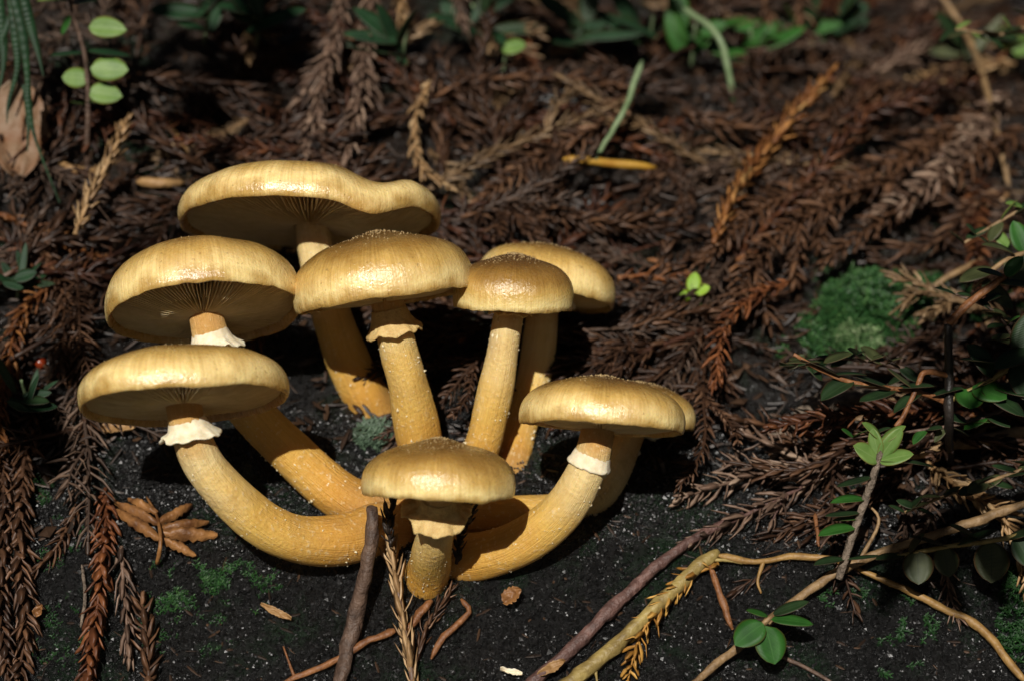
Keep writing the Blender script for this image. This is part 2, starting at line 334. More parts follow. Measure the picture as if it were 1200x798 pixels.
# ------------------------------------------------------------------ mushrooms
def tube_path(spec):
    return [P(x, y, d) for x, y, d, *_ in spec]
def mushroom(label, c, R, H, ax, stem, ring=None, wave=(), dfun=None, umbo=.0, seed=0, lip=.24, ngill=105, tone=1.0):
    """c=(px,py,depth) of the rim plane's centre; R,H in pixels; ax=(right,up,toward camera) of the cap axis"""
    rnd = random.Random(seed); k = PXCM * (DIST + c[2]) / DIST; R *= k; H *= k
    C0 = P(*c)
    az = (RGT * ax[0] + UPV * ax[1] - FWD * ax[2]).normalized()
    axx = (RGT - az * RGT.dot(az)).normalized(); ayy = az.cross(axx)
    sp = [(*P(x, y, d), r * PXCM * .9) for x, y, d, r in stem]
    base = V(sp[-1][:3]); base = V((base.x, base.y, gz(base.x, base.y)))
    th = thing('mushroom', base, label, 'mushroom', 'mushrooms in the cluster')
    def W(a):
        return 1 + sum(A * sin(n * a + p) for A, n, p in wave) + .012 * noise.noise(V((cos(a) * 3, sin(a) * 3, seed)))
    def D(x, y, r):
        z = sum(A * H * 1.6 * r ** 3 * sin(n * a_ + p + 1) for A, n, p in wave for a_ in (atan2(y, x),))
        z += noise.noise(V((x * .9, y * .9, seed * 3.3))) * .07 * min(1, r * 2)
        if dfun: z += dfun(x / k, y / k) * k
        return z
    prof = [(0.0001, 1), (.06, .998), (.12, .99), (.2, .975), (.3, .945), (.4, .90), (.5, .865), (.6, .81), (.7, .735), (.78, .65), (.85, .55), (.905, .435), (.95, .30), (.98, .16), (.995, .02), (1, -.11), (.995, -lip * .75), (.982, -lip), (.965, -lip * 1.02), (.95, -lip * .9), (.935, -lip * .55), (.92, -.02)]
    na = 120; mb = MB(); vv = []; cv = []; ff = []; arc = [0]
    for q in range(1, len(prof)): arc.append(arc[-1] + sqrt(((prof[q][0] - prof[q - 1][0]) * R) ** 2 + ((prof[q][1] - prof[q - 1][1]) * H) ** 2))
    arc = [min(1, a_ / arc[-5]) ** tone for a_ in arc]
    for pj, (r, z) in enumerate(prof):
        for i in range(na):
            a = 2 * pi * i / na; w = W(a) if r > .0 else 1; w = 1 + (w - 1) * r
            # ragged, faintly crenate margin
            e = (.008 * noise.noise(V((cos(a) * 14, sin(a) * 14, seed))) if r > .9 else 0)
            x = cos(a) * R * r * (w + e); y = sin(a) * R * r * (w + e)
            zz = H * z + umbo * H * exp(-(r / .24) ** 2) + D(x, y, r)
            if z < 0: zz += .03 * H * noise.noise(V((cos(a) * 7, sin(a) * 7, seed + 5)))
            vv.append(C0 + axx * x + ayy * y + az * zz); cv.append((cos(a), sin(a), arc[pj]))
    n = len(prof)
    for j in range(n - 1):
        for i in range(na):
            b = (i + 1) % na; ff.append((j * na + i, (j + 1) * na + i, (j + 1) * na + b, j * na + b))
    mb.add(vv, ff, cv=cv); cap = part('cap', mb, M['cap'], th, base)
    # gills: a finely pleated underside running from the margin to the stem
    mb = MB(); vv = []; ff = []; rs = [.945, .92, .86, .76, .64, .52, .4, .3, .22, .13]; m = ngill * 4
    for j, r in enumerate(rs):
        for i in range(m):
            a = 2 * pi * (i + (0, -.12, .05, -.05)[i % 4]) / m; w = 1 + (W(a) - 1) * r
            x = cos(a) * R * r * w; y = sin(a) * R * r * w; t = (r - .13) / .82
            edge = -lip * .62 - .18 * (1 - t) - .06 * sin(t * pi)
            short = (i // 4) % 2 == 1 and r < .5
            dep = .0 if j == 0 else (.34 if not short else .12)
            z = edge + (dep if i % 4 > 1 else (.25 if short else 0)) * min(1, 3 * t + .3)
            if j == 0: z = -lip * .35
            tw = .02 * noise.noise(V((i * .7, r * 4, seed)))
            vv.append(C0 + axx * (x - y * tw) + ayy * (y + x * tw) + az * (H * z + D(x, y, r)))
    for j in range(len(rs) - 1):
        for i in range(m):
            b = (i + 1) % m; ff.append((j * m + i, (j + 1) * m + i, (j + 1) * m + b, j * m + b))
    mb.add(vv, ff); sub('gills', mb, M['gills'], cap, V((0, 0, 0)) + base, smoothf=False)
    # granules on the disc
    mb = MB()
    for q in range(int(330 + 120 * rnd.random())):
        r = min(.93, abs(rnd.gauss(0, .42))); a = rnd.uniform(0, 2 * pi)
        if r > .9: continue
        for jj in range(len(prof) - 1):
            if prof[jj][0] <= r <= prof[jj + 1][0]:
                u = (r - prof[jj][0]) / (prof[jj + 1][0] - prof[jj][0]); z = prof[jj][1] * (1 - u) + prof[jj + 1][1] * u; break
        w = 1 + (W(a) - 1) * r; x = cos(a) * R * r * w; y = sin(a) * R * r * w
        p = C0 + axx * x + ayy * y + az * (H * z + umbo * H * exp(-(r / .24) ** 2) + D(x, y, r))
        s = rnd.uniform(.010, .028) * (1.15 - .5 * r); up = (az + (axx * cos(a) + ayy * sin(a)) * r * .6).normalized()
        s1 = up.orthogonal().normalized(); s2 = up.cross(s1)
        mb.add([p + s1 * s, p + s2 * s, p - s1 * s, p - s2 * s, p + up * s * rnd.uniform(1, 2.2)], [(0, 1, 4), (1, 2, 4), (2, 3, 4), (3, 0, 4)])
    sub('granules', mb, M['grain'], cap, base, kind='stuff')
    # stem
    top = C0 + az * (H * .22); sp[0] = (*(V(sp[0][:3]) * .35 + (C0 - az * H * .1) * .65), sp[0][3])
    sp = [(*top, sp[0][3] * 1.25)] + sp
    last = V(sp[-1][:3]); inn = (last - V(sp[-2][:3])).normalized() * .5 + V((0, .8, -.6)) * .6
    sp.append((*(last + inn * 1.2), sp[-1][3]))
    ss = cr(sp, 74); pts = [V(s[:3]) for s in ss]; rad = [s[3] for s in ss]; fr = frames(pts)
    sides = 40; vv = []; cv = []; ff = []
    for i, p in enumerate(pts):
        t, x, y = fr[i]
        for q in range(sides):
            a = 2 * pi * q / sides
            r = rad[i] * (1 + .022 * noise.noise(V((cos(a) * 5, sin(a) * 5, i * .07 + seed))) + .10 * noise.noise(V((cos(a) * .8, sin(a) * .8, i * .1 + seed))) + .016 * noise.noise(V((cos(a) * 5, sin(a) * 5, i * .55 + seed))))
            vv.append(p + (x * cos(a) + y * sin(a)) * r); cv.append((cos(a), sin(a), i / (len(pts) - 1)))
    for i in range(len(pts) - 1):
        for q in range(sides):
            b = (q + 1) % sides; ff.append((i * sides + q, i * sides + b, (i + 1) * sides + b, (i + 1) * sides + q))
    mb = MB(); mb.add(vv, ff, cv=cv); st = part('stem', mb, M['stem'], th, base)
    # loose pale flecks standing off the stem
    mb = MB(); i0 = int((ring['t'] if ring else .2) * 74) + 2
    for q in range(320):
        i = rnd.randint(i0, 66); a = rnd.uniform(0, 2 * pi); t, x, y = fr[i]; d = x * cos(a) + y * sin(a)
        p = pts[i] + d * rad[i] * .97; s = rnd.uniform(.008, .022) * (1.9 if rnd.random() < .14 else 1); sd = t.cross(d)
        L = rnd.uniform(.6, 2.6)
        mb.add([p + t * s * L, p + sd * s, p - t * s * L, p - sd * s, p + d * s * rnd.uniform(.8, 2.6) - t * s * rnd.uniform(-.6, .9)], [(0, 1, 4), (1, 2, 4), (2, 3, 4), (3, 0, 4)])
    sub('flecks', mb, M['fluff'], st, base, kind='stuff')
    if ring:
        i = int(ring['t'] * 74); t, x, y = fr[i]; p0 = pts[i]; r0 = rad[i]; mb = MB()
        tl = RGT * ring.get('tilt', (0, 0))[0] - FWD * ring.get('tilt', (0, 0))[1]
        prof2 = ring['prof']; na2 = 72; vv = []; ff = []
        for j, (r, z) in enumerate(prof2):
            for q in range(na2):
                a = 2 * pi * q / na2; d = x * cos(a) + y * sin(a)
                rag = (r - 1) * (.28 * noise.noise(V((cos(a) * 2.2, sin(a) * 2.2, seed + 9))) + .14 * noise.noise(V((cos(a) * 9, sin(a) * 9, seed + j * .3))))
                zz = z + (r - 1) * (d.dot(tl)) + (r - 1) * .5 * noise.noise(V((cos(a) * 3, sin(a) * 3, seed + 4))) + .06 * noise.noise(V((cos(a) * 6, sin(a) * 6, seed))) + (.04 * noise.noise(V((cos(a) * 12, sin(a) * 12, j))))
                vv.append(p0 + d * r0 * (r + rag) - t * r0 * zz)
        for j in range(len(prof2) - 1):
            for q in range(na2):
                b = (q + 1) % na2; ff.append((j * na2 + q, (j + 1) * na2 + q, (j + 1) * na2 + b, j * na2 + b))
        mb.add(vv, ff); part('ring', mb, M[ring.get('mat', 'ring')], th, base)
    return th
# ring profiles: (radius, height towards the cap), in stem radii
SK = [(.98, .9), (1.06, .6), (1.14, .25), (1.3, -.1), (1.55, -.4), (1.62, -.5), (1.58, -.58), (1.35, -.45), (1.1, -.35), (.97, -.4)]
FLARE = [(.98, 1.0), (1.08, .7), (1.22, .3), (1.55, 0), (1.95, -.22), (2.02, -.30), (1.96, -.36), (1.5, -.22), (1.15, -.15), (.97, -.2)]
BAND = [(.97, .5), (1.04, .3), (1.1, .05), (1.2, -.12), (1.22, -.22), (1.1, -.3), (.97, -.34)]
COTT = [(.98, .6), (1.04, .4), (1.14, .12), (1.34, -.1), (1.6, -.28), (1.66, -.34), (1.6, -.4), (1.32, -.28), (1.1, -.2), (.97, -.2)]
mushroom('tallest mushroom, broad wavy cap with a dip, standing behind the others', (362, 250, 3.2), 152, 47, (-.02, 1, -.2),
         [(368, 258, 3.2, 23), (372, 300, 3.3, 25), (392, 380, 3.7, 28), (420, 450, 4.2, 31), (448, 500, 4.8, 33)],
         None, [(.02, 2, .4), (.012, 3, 2)], lambda x, y: -17 * exp(-((x - 82) / 34) ** 2) * (1 if y < 40 else .6) + 3 * exp(-((x + 60) / 60) ** 2) + 3 * exp(-((x - 125) / 25) ** 2), 0, 1, .34, 150, 0.85)
mushroom('mushroom whose tipped up cap shows its gills above a white ring', (237, 349, -.4), 113, 62, (-.12, 1, -.35),
         [(243, 362, -.4, 22), (249, 402, -.4, 24), (263, 440, -.2, 26), (300, 490, .3, 28), (350, 540, .7, 30), (400, 582, 1.0, 33), (445, 606, 1.5, 36)],
         dict(t=.245, prof=COTT, tilt=(-.25, .1)), [(.02, 2, 1.4), (.012, 3, .6)], None, 0, 2, .34, 125, 0.85)
mushroom('mushroom with flat topped cap and long stem bowed out low over black humus', (214, 457, -3.6), 122, 47, (-.1, 1, -.22),
         [(213, 474, -3.6, 22), (224, 510, -3.5, 24), (246, 555, -3.1, 26), (292, 603, -2.4, 29), (345, 631, -1.6, 31), (400, 634, -.8, 33), (445, 620, .1, 35)],
         dict(t=.235, prof=COTT, tilt=(-.3, .1)), [(.02, 2, .2), (.015, 3, 1.4)], None, 0, 3, .38, 120, 0.95)
mushroom('mushroom at the centre of the cluster with smooth domed cap and flared ring', (447, 330, -.2), 105, 56, (-.14, 1, -.02),
         [(456, 350, -.2, 21), (463, 395, 0, 24), (478, 450, .6, 27), (491, 515, 1.6, 30), (499, 560, 2.4, 31)],
         dict(t=.285, prof=SK, mat='ringy', tilt=(0, 0)), [(.015, 2, 2), (.01, 3, 1)], None, .06, 4, .42, 100, 1.15)
mushroom('mushroom with small brown glossy cap standing before a paler larger one', (601, 341, .2), 71, 42, (.04, 1, .06),
         [(595, 365, .2, 19), (586, 430, .5, 22), (571, 500, 1.1, 24), (557, 550, 1.9, 25)],
         dict(t=.225, prof=SK, mat='ringy', tilt=(.1, 0)), [(.015, 2, 0), (.012, 3, 1)], None, .04, 5, .5, 80, 1.45)
mushroom('mushroom with pale cap tilted sideways, half hidden behind the small brown cap', (639, 334, 4.2), 82, 47, (.2, 1, -.12),
         [(637, 368, 4.2, 22), (628, 430, 3.9, 23), (610, 500, 3.2, 24), (596, 552, 2.8, 26)],
         dict(t=.215, prof=FLARE, tilt=(.25, 0)), [(.015, 2, .7), (.012, 3, 2)], None, 0, 6, .3, 90, 0.8)
mushroom('lowest mushroom, olive tan cap on a short stem in front of the joined stems', (514, 562, -4.0), 89, 45, (.03, 1, 0),
         [(512, 588, -3.8, 21), (510, 618, -2.9, 23), (507, 644, -1.9, 25), (503, 666, gdep(503, 668) - .5, 28), (500, 684, gdep(500, 684) + .6, 31)],
         dict(t=.245, prof=FLARE, mat='ringy', tilt=(0, 0)), [(.015, 2, 1), (.012, 3, 0)], None, .1, 7, .42, 90, 1.25)
mushroom('mushroom bending outwards with a grainy cap and cottony white band on its stem', (705, 486, -2.3), 97, 44, (.08, 1, -.1),
         [(697, 502, -2.3, 21), (690, 545, -2.2, 24), (664, 592, -1.7, 27), (618, 632, -1.0, 30), (570, 650, -.3, 32), (520, 655, .4, 33)],
         dict(t=.28, prof=BAND, tilt=(0, 0)), [(.015, 2, 2.4), (.012, 3, 1)], None, .06, 8, .36, 100, 1.1)
mushroom('mushroom almost hidden behind the grainy cap, only its edge and stem showing', (745, 485, 2.3), 70, 38, (.14, 1, -.06),
         [(740, 515, 2.2, 19), (716, 560, 1.8, 22), (680, 594, 1.3, 25), (610, 606, .9, 28), (540, 604, .8, 30), (470, 606, 1.0, 32)],
         dict(t=.16, prof=FLARE, tilt=(.2, 0)), [(.015, 2, .3), (.012, 3, 1)], None, 0, 9, .3, 80, 0.8)

# ------------------------------------------------------------------ dead conifer twigs
def needle(mb, p, d, side, L, w, curl, rnd):
    up = d.cross(side).normalized()
    m1 = p + d * L * .45; tip = p + d * L + curl * L * .35
    m1 = m1 + curl * L * .05
    b = [p + side * w * .6, p + up * w * .45, p - side * w * .6]
    m = [m1 + side * w, m1 + up * w * .6, m1 - side * w]
    e = [m1 * .35 + tip * .65 + side * w * .7, m1 * .35 + tip * .65 + up * w * .4, m1 * .35 + tip * .65 - side * w * .7]
    mb.add(b + m + e + [tip], [(0, 1, 4, 3), (1, 2, 5, 4), (2, 0, 3, 5), (3, 4, 7, 6), (4, 5, 8, 7), (5, 3, 6, 8), (6, 7, 9), (7, 8, 9), (8, 6, 9)], rnd=rnd)
def twig_meshes(pts, L=.62, w=.06, dens=9, splay=40, r0=.07, rr=random, taper=True, flat=None, cover=(0, 1)):
    L *= 1.3; w *= 1.35; splay += 7
    """dense spiral of awl-shaped needles round a stem; returns (stem MB, needles MB)"""
    n = len(pts); fr = frames(pts); sm = MB(); nm = MB()
    tube(sm, pts, [r0 * (1 - .6 * i / (n - 1)) for i in range(n)], 6, .2, rnd=.35)
    acc = [0]
    for i in range(1, n): acc.append(acc[-1] + (pts[i] - pts[i - 1]).length)
    tot = acc[-1]; k = int(tot * dens); ga = 2.39996
    for q in range(k):
        f = (q + rr.random() * .6) / k
        if not cover[0] <= f <= cover[1]: continue
        s = f * tot; i = 0
        while i < n - 2 and acc[i + 1] < s: i += 1
        u = (s - acc[i]) / max(1e-6, acc[i + 1] - acc[i]); p = pts[i].lerp(pts[i + 1], min(1, u)); t, x, y = fr[i]
        a = q * ga + rr.uniform(-.35, .35); rad = x * cos(a) + y * sin(a)
        if flat is not None:                       # squash the spray towards the ground plane
            rad = (rad - flat * rad.dot(flat) * .55); rad = rad.normalized() if rad.length > .05 else x
        sp = radians(splay + rr.uniform(-14, 14)) * (.55 if f > .95 else 1)
        d = (t * cos(sp) + rad * sin(sp)).normalized(); side = t.cross(rad).normalized()
        if rr.random() < .04: continue
        ll = L * rr.uniform(.7, 1.15) * (1 - (.45 * smooth(.75, 1, f) if taper else 0)) * (.6 + .4 * smooth(0, .12, f))
        needle(nm, p + rad * r0 * .3, d, side, ll, w * rr.uniform(.75, 1.25), (t - rad * .7).normalized() * rr.uniform(.4, 1.2), rr.random())
    return sm, nm
def hero_twig(label, path, mat='brown', L=.62, w=.06, dens=10, splay=38, r0=.06, stemmat=None, lifts=None, side=(), cover=(0, 1), name='dead_conifer_twig', group=None):
    """path: pixels (x, y, lift above the ground in cm) or (x, y, lift, 'd') with an explicit depth"""
    rr = random.Random(len(label) * 31 + int(path[0][0]))
    pt = [P(q[0], q[1], q[2]) if len(q) > 3 else G(*q) for q in path]
    n = max(8, int(sum((pt[i + 1] - pt[i]).length for i in range(len(pt) - 1)) * 3))
    pts = [V(v) for v in cr(pt, n)]
    base = G(*path[0][:2]) if len(path[0]) < 4 else pts[0]
    th = thing(name, base, label, 'twig', group)
    sm, nm = twig_meshes(pts, L, w, dens, splay, r0, rr, cover=cover)
    for sd in side:                                # side shoots: (fraction along, pixel end, lift)
        a = pts[int(sd[0] * (n - 1))]; b = G(*sd[1:4]); mid = (a + b) / 2 + V((0, -.1, .12))
        p2 = [V(v) for v in cr([a, mid, b], max(6, int((b - a).length * 3)))]
        s2, n2 = twig_meshes(p2, L * .9, w, dens, splay, r0 * .7, rr)
        sm.add(s2.v, s2.f, cv=s2.a['cv'], rnd=.35); nm.add(n2.v, n2.f, rnd=n2.a['rnd'])
    part('stem', sm, M[stemmat or mat], th, base); part('needles', nm, M[mat], th, base, kind='stuff')
    return th
H = hero_twig
H('long grey brown conifer twig hanging down behind the tallest cap', [(404, -20, 2.3), (388, 60, 2.3), (368, 130, 2.1), (352, 200, 1.7)], 'grey', .62, .075, 15, 34, .09, side=[(.35, 345, 130, .7), (.6, 380, 205, .8)])
H('second grey brown hanging twig, its tip over the dip of the wavy cap', [(438, -20, 2.3), (428, 50, 2.3), (420, 120, 2.1), (405, 185, 1.8)], 'grey', .66, .075, 15, 34, .09, side=[(.4, 440, 140, .7)])
H('pale straw coloured twig standing beside the round leaved sprig', [(88, 275, 2.05), (105, 230, 2.35), (126, 190, 2.55), (150, 140, 2.85)], 'tan', .5, .065, 13, 36, .08)
H('orange brown feathery twig leaning over the litter, reddish at its foot', [(836, 285, 1.9), (860, 230, 2.1), (905, 165, 1.95), (975, 85, 2.45)], 'orange', .66, .07, 12, 36, .08)
H('rusty twig lying at the edge of the lime green leaflet', [(724, 326, 0.95), (760, 324, 1.15), (812, 330, 1.05)], 'red', .5, .05, 11, 50, .1, 'rust')
H('brown twig with drooping orange tip above the bare black humus', [(925, 330, 1.35), (880, 350, 1.55), (848, 385, 1.65), (838, 455, 1.55)], 'red', .55, .06, 12, 34, .06)
H('shaggy dark brown twig beside the orange drooping tip', [(1060, 205, 1.55), (980, 235, 1.75), (900, 290, 1.75), (850, 380, 1.55)], 'brown', .72, .07, 13, 46, .09, side=[(.5, 930, 330, .8), (.75, 900, 380, .7)])
H('long arched dark brown twig running up from the mossy mound', [(1170, 120, 1.55), (1100, 165, 1.75), (1020, 200, 1.85), (900, 240, 1.75), (820, 310, 1.45)], 'brown', .7, .07, 13, 45, .09, side=[(.4, 1030, 260, .8), (.6, 960, 290, .8)])
H('brown twig with coarse needles beneath the pale upright stalk', [(1180, 110, 1.75), (1140, 160, 1.75), (1090, 215, 1.65), (1020, 255, 1.45)], 'grey', .75, .08, 12, 48, .09)
H('dark twig crossing below the pale upright stalk', [(1200, 150, 1.45), (1140, 190, 1.55), (1060, 240, 1.55), (960, 310, 1.35)], 'brown', .7, .07, 12, 45, .08)
H('brown twig lying level under the round green leaf of the far bank', [(485, 130, 1.35), (540, 100, 1.65), (620, 92, 1.65), (735, 104, 1.55)], 'brown', .72, .075, 13, 48, .09)
H('brown twig slanting down toward the pale cap tilted sideways', [(750, 105, 1.55), (700, 150, 1.55), (640, 180, 1.45), (560, 235, 1.25)], 'brown', .66, .07, 13, 44, .08, side=[(.5, 640, 225, .5)])
H('thin drooping twig with straw coloured tip beside the wavy cap', [(505, 95, 1.65), (487, 135, 1.65), (490, 185, 1.75), (505, 205, 1.75), (533, 224, 1.65)], 'tan', .4, .06, 11, 30, .06)
H('brown fanned twig with hanging needles beside the upright grass stalk', [(800, 130, 1.35), (870, 150, 1.55), (960, 140, 1.55), (1040, 100, 1.65)], 'brown', .72, .075, 12, 45, .08)
H('dark twig lying level just above the small brown cap', [(540, 255, 1.25), (620, 240, 1.35), (700, 262, 1.35), (790, 250, 1.25)], 'brown', .6, .065, 12, 42, .07)
H('brown level twig between the pale tilted cap and the shaggy twig', [(735, 385, 1.25), (790, 370, 1.35), (850, 360, 1.35)], 'brown', .6, .06, 12, 40, .07)
H('orange twig arching down past the red berry', [(60, 335, 1.0), (40, 350, 1.1), (18, 385, 1.2), (5, 450, 1.1), (-4, 540, 1.0)], 'orange', .58, .065, 12, 40, .08)
H('brown twig hanging in a chain beside the tipped up cap', [(20, 262, .9), (52, 300, 1.0), (80, 360, 1.0), (95, 430, 1.0), (100, 525, .7)], 'brown', .66, .07, 13, 40, .08, side=[(.45, 75, 440, .8)])
H('tan tipped twig lying above the chain of brown needles', [(-10, 248, .7), (40, 268, .8), (90, 292, .7), (130, 310, .5)], 'orange', .5, .06, 11, 35, .06)
H('dark wet twig hanging beside the fallen reddish one', [(40, 475, .6), (28, 540, .6), (22, 640, .5), (30, 730, .4), (18, 810, .4)], 'brown', .62, 0.088, 15, 44, .08)
H('wet black brown twig drooping below the orange arch', [(0, 500, .6), (5, 600, .5), (0, 700, .5), (10, 800, .4)], 'brown', .6, 0.088, 14, 44, .08)
H('glossy rust red twig lying straight down the black humus', [(124, 572, .45), (122, 640, .5), (114, 710, .5), (100, 812, .45)], 'red', .55, 0.095, 15, 42, .08)
H('thin dark twig slanting beside the glossy rust red one', [(92, 590, .3), (70, 635, .3), (40, 670, .3)], 'brown', .45, .055, 12, 36, .06)
H('grey brown twig with ragged tip next to the rust red twig', [(142, 640, .3), (146, 700, .4), (152, 770, .3)], 'grey', .6, 0.068, 9, 35, .07)
H('short brown twig pointing up beside the ragged grey one', [(175, 805, .3), (172, 750, .35), (166, 700, .4)], 'brown', .5, 0.088, 12, 48, .07)
H('upright pale brown twig in front of the lowest mushroom stem', [(486, 812, .3), (476, 750, .6), (466, 690, .9), (455, 632, 1.2)], 'tan', .62, .065, 12, 24, .09, 'grey')
H('black shrivelled shoot beside the lowest mushroom cap', [(458, 640, -1.9, 'd'), (455, 610, -2.2, 'd'), (462, 580, -2.3, 'd')], 'dark', .35, .06, 14, 35, .06)
H('small black curled shoot against the pale joined stems', [(535, 660, -1.1, 'd'), (540, 625, -1.6, 'd'), (551, 600, -1.9, 'd'), (547, 585, -2.0, 'd')], 'dark', .3, .065, 15, 35, .06)
H('dark red brown twig under the lowest mushroom stem', [(486, 780, .3), (500, 735, .3), (530, 690, .4)], 'brown', .45, .05, 11, 30, .06)
H('brown twig with open needles pointing at the grainy cap', [(1000, 548, .5), (930, 548, .6), (870, 560, .6), (795, 585, .4)], 'grey', .62, .065, 10, 46, .08, side=[(.25, 862, 505, .5), (.5, 845, 545, .5)])
H('brown twig lying below the open needled one', [(985, 545, .4), (930, 575, .5), (870, 605, .4), (800, 640, .3)], 'grey', .6, .065, 10, 36, .09, 'barkp', side=[(.4, 905, 610, .4)])
H('reddish brown twig curving round above the open needled one', [(1010, 520, .5), (950, 525, .6), (900, 500, .6), (850, 490, .5)], 'brown', .6, .065, 11, 46, .07)
H('tan twig drooping past the olive leaves', [(1085, 540, .5), (1130, 575, .7), (1170, 600, .8), (1200, 650, .8), (1205, 700, .6)], 'tan', .66, .075, 11, 40, .08)
H('brown twig hanging beneath the olive leaves', [(1090, 560, .3), (1090, 600, .4), (1078, 625, .4)], 'grey', .5, .06, 11, 40, .06)
H('small tan twig lying against the thin yellow root', [(1110, 660, .3), (1112, 690, .3), (1125, 730, .3)], 'grey', .45, .055, 11, 36, .06)
H('tan curled twig beneath the dark shrub leaves', [(1135, 520, .5), (1155, 500, .7), (1180, 488, .8), (1210, 480, .8)], 'tan', .45, .075, 14, 34, .08)
H('golden twig curving alongside the yellow green stick', [(842, 660, .5), (808, 676, .6), (780, 705, .6), (750, 745, .5), (735, 800, .4)], 'gold', .5, .06, 12, 50, .06)

def hang(label, path, mat, L, w):
    d = max(2, min(gd_(x, 60) for x, _ in path) - 3.5)
    H(label, [(x, y, d, 'd') for x, y in path], mat, L, w, 12, 40, .07)
def gd_(px, py): return (G(px, py) - CAM).dot(FWD) - DIST
hang('brown twig tip dangling beside the shadowed seedling of narrow leaves', [(470, -60), (468, -10), (474, 34)], 'tan', .5, .06)
hang('brown twig tip dangling over the seedling with the round leaf', [(528, -60), (534, -15), (545, 36)], 'grey', .5, .06)
hang('short brown twig tip dangling above the bent grass stalk', [(828, -60), (832, -20), (838, 14)], 'grey', .5, .06)
hang('brown twig tip dangling above the broad leaved green plant', [(888, -60), (894, -10), (906, 36)], 'brown', .55, .065)
hang('rusty twig reaching down to the top of the orange feathery twig', [(935, -60), (938, 0), (944, 50), (966, 82)], 'brown', .6, .065)
H('pinkish brown twig slanting behind the pale jointed stalk', [(1010, 90, 1.2), (1050, 72, 1.3), (1090, 50, 1.3)], 'grey', .6, .075, 12, 45, .08)
H('pinkish brown twig rising against the pale jointed stalk', [(1160, 60, 1.4), (1120, 45, 1.4), (1075, 5, 1.4)], 'grey', .6, .075, 12, 45, .08)
H('tan twig lying near the tan leaf fragment', [(1190, 75, 1.2), (1130, 82, 1.2), (1060, 102, 1.1)], 'tan', .6, .075, 10, 45, .08)

# random twigs over the bank, alike but for their place
rr = random.Random(5); variants = []
KINDS = [('brown', 'dull brown fallen twig in the litter', 8), ('grey', 'grey brown fallen twig in the litter', 5), ('red', 'rust brown fallen twig in the litter', 5), ('tan', 'straw coloured fallen twig in the litter', 2)]
for kind, lab, n in KINDS:
    for q in range(n):
        L = rr.uniform(4.5, 9); b1 = rr.uniform(-1.5, 1.5); b2 = rr.uniform(-1, 1); nl_ = rr.uniform(.42, .78); nw_ = rr.uniform(.05, .08); dn = rr.uniform(7, 11); sp_ = rr.uniform(28, 54)
        pts = [V(v) for v in cr([(0, 0, 0), (L * .33, b1 * .4, .25), (L * .66, b1, .15 + .2 * b2), (L, b1 + b2, -.1)], 20)]
        sm, nm = twig_meshes(pts, nl_, nw_, dn, sp_, .08, rr, flat=V((0, 0, 1)), cover=(rr.choice((0, 0, .15)), rr.choice((1, 1, .8))))
        for _ in range(rr.randint(0, 3)):
            a = pts[rr.randint(3, 13)]; sg = rr.choice((-1, 1)); l2 = rr.uniform(1.3, 3.2); p2 = [V(v) for v in cr([a, a + V((l2 * .5, sg * l2 * .35, .12)), a + V((l2 * .95, sg * l2 * .5, rr.uniform(-.1, .3)))], 9)]
            s2, n2 = twig_meshes(p2, nl_ * .9, nw_, dn, sp_, .05, rr, flat=V((0, 0, 1))); sm.add(s2.v, s2.f, cv=s2.a['cv'], rnd=.35); nm.add(n2.v, n2.f, rnd=n2.a['rnd'])
        variants.append((kind, lab, mesh_of('stem', sm, M['c' + kind]), mesh_of('needles', nm, M['c' + kind])))
def frame_on_ground(p, ang, tilt=0):
    nrm = gn(p.x, p.y, .8); t = (V((cos(ang), sin(ang), 0)) - nrm * V((cos(ang), sin(ang), 0)).dot(nrm)).normalized()
    t = (t + nrm * tilt).normalized(); b = nrm.cross(t).normalized(); nn = t.cross(b)
    return t, b, nn
def bank_ok(px, py):
    """where the photograph shows litter rather than bare humus"""
    if py > 640: return False
    if px < 110: return py < 560
    if 110 <= px < 480: return py < 300 or (py < 430 and random.random() < .35)
    if px < 820: return py < 430
    if px < 1000: return py < 470
    return py < 600
MARKS = [(370, 90, 'around the hanging grey twigs'), (150, 170, 'round the foot of the straw twig'), (260, 110, 'above the tallest cap'), (560, 110, 'along the level twig'), (640, 210, 'above the small brown cap'),
         (720, 160, 'round the yellow straw'), (800, 220, 'at the foot of the orange feathery twig'), (870, 100, 'round the bent grass stalk'), (960, 170, 'beside the grey lichen crust'), (1060, 110, 'near the tan leaf fragment'), (1160, 200, 'beneath the pale jointed stalk'),
         (1080, 290, 'above the mossy mound'), (900, 320, 'among the shaggy dark twigs'), (780, 380, 'around the lime leaflet'), (720, 300, 'behind the pale tilted cap'), (900, 450, 'above the grey bark stick'), (1100, 470, 'under the dark shrub leaves'), (1150, 560, 'under the smooth tan stick'), (40, 300, 'above the red berry'), (60, 480, 'below the red berry'), (20, 130, 'around the propped dry leaf'), (660, 30, 'under the far green plants'), (1000, 20, 'beneath the far dark green plant')]
def near(px, py): return min(MARKS, key=lambda m: (m[0] - px) ** 2 + (m[1] - py) ** 2)[2]
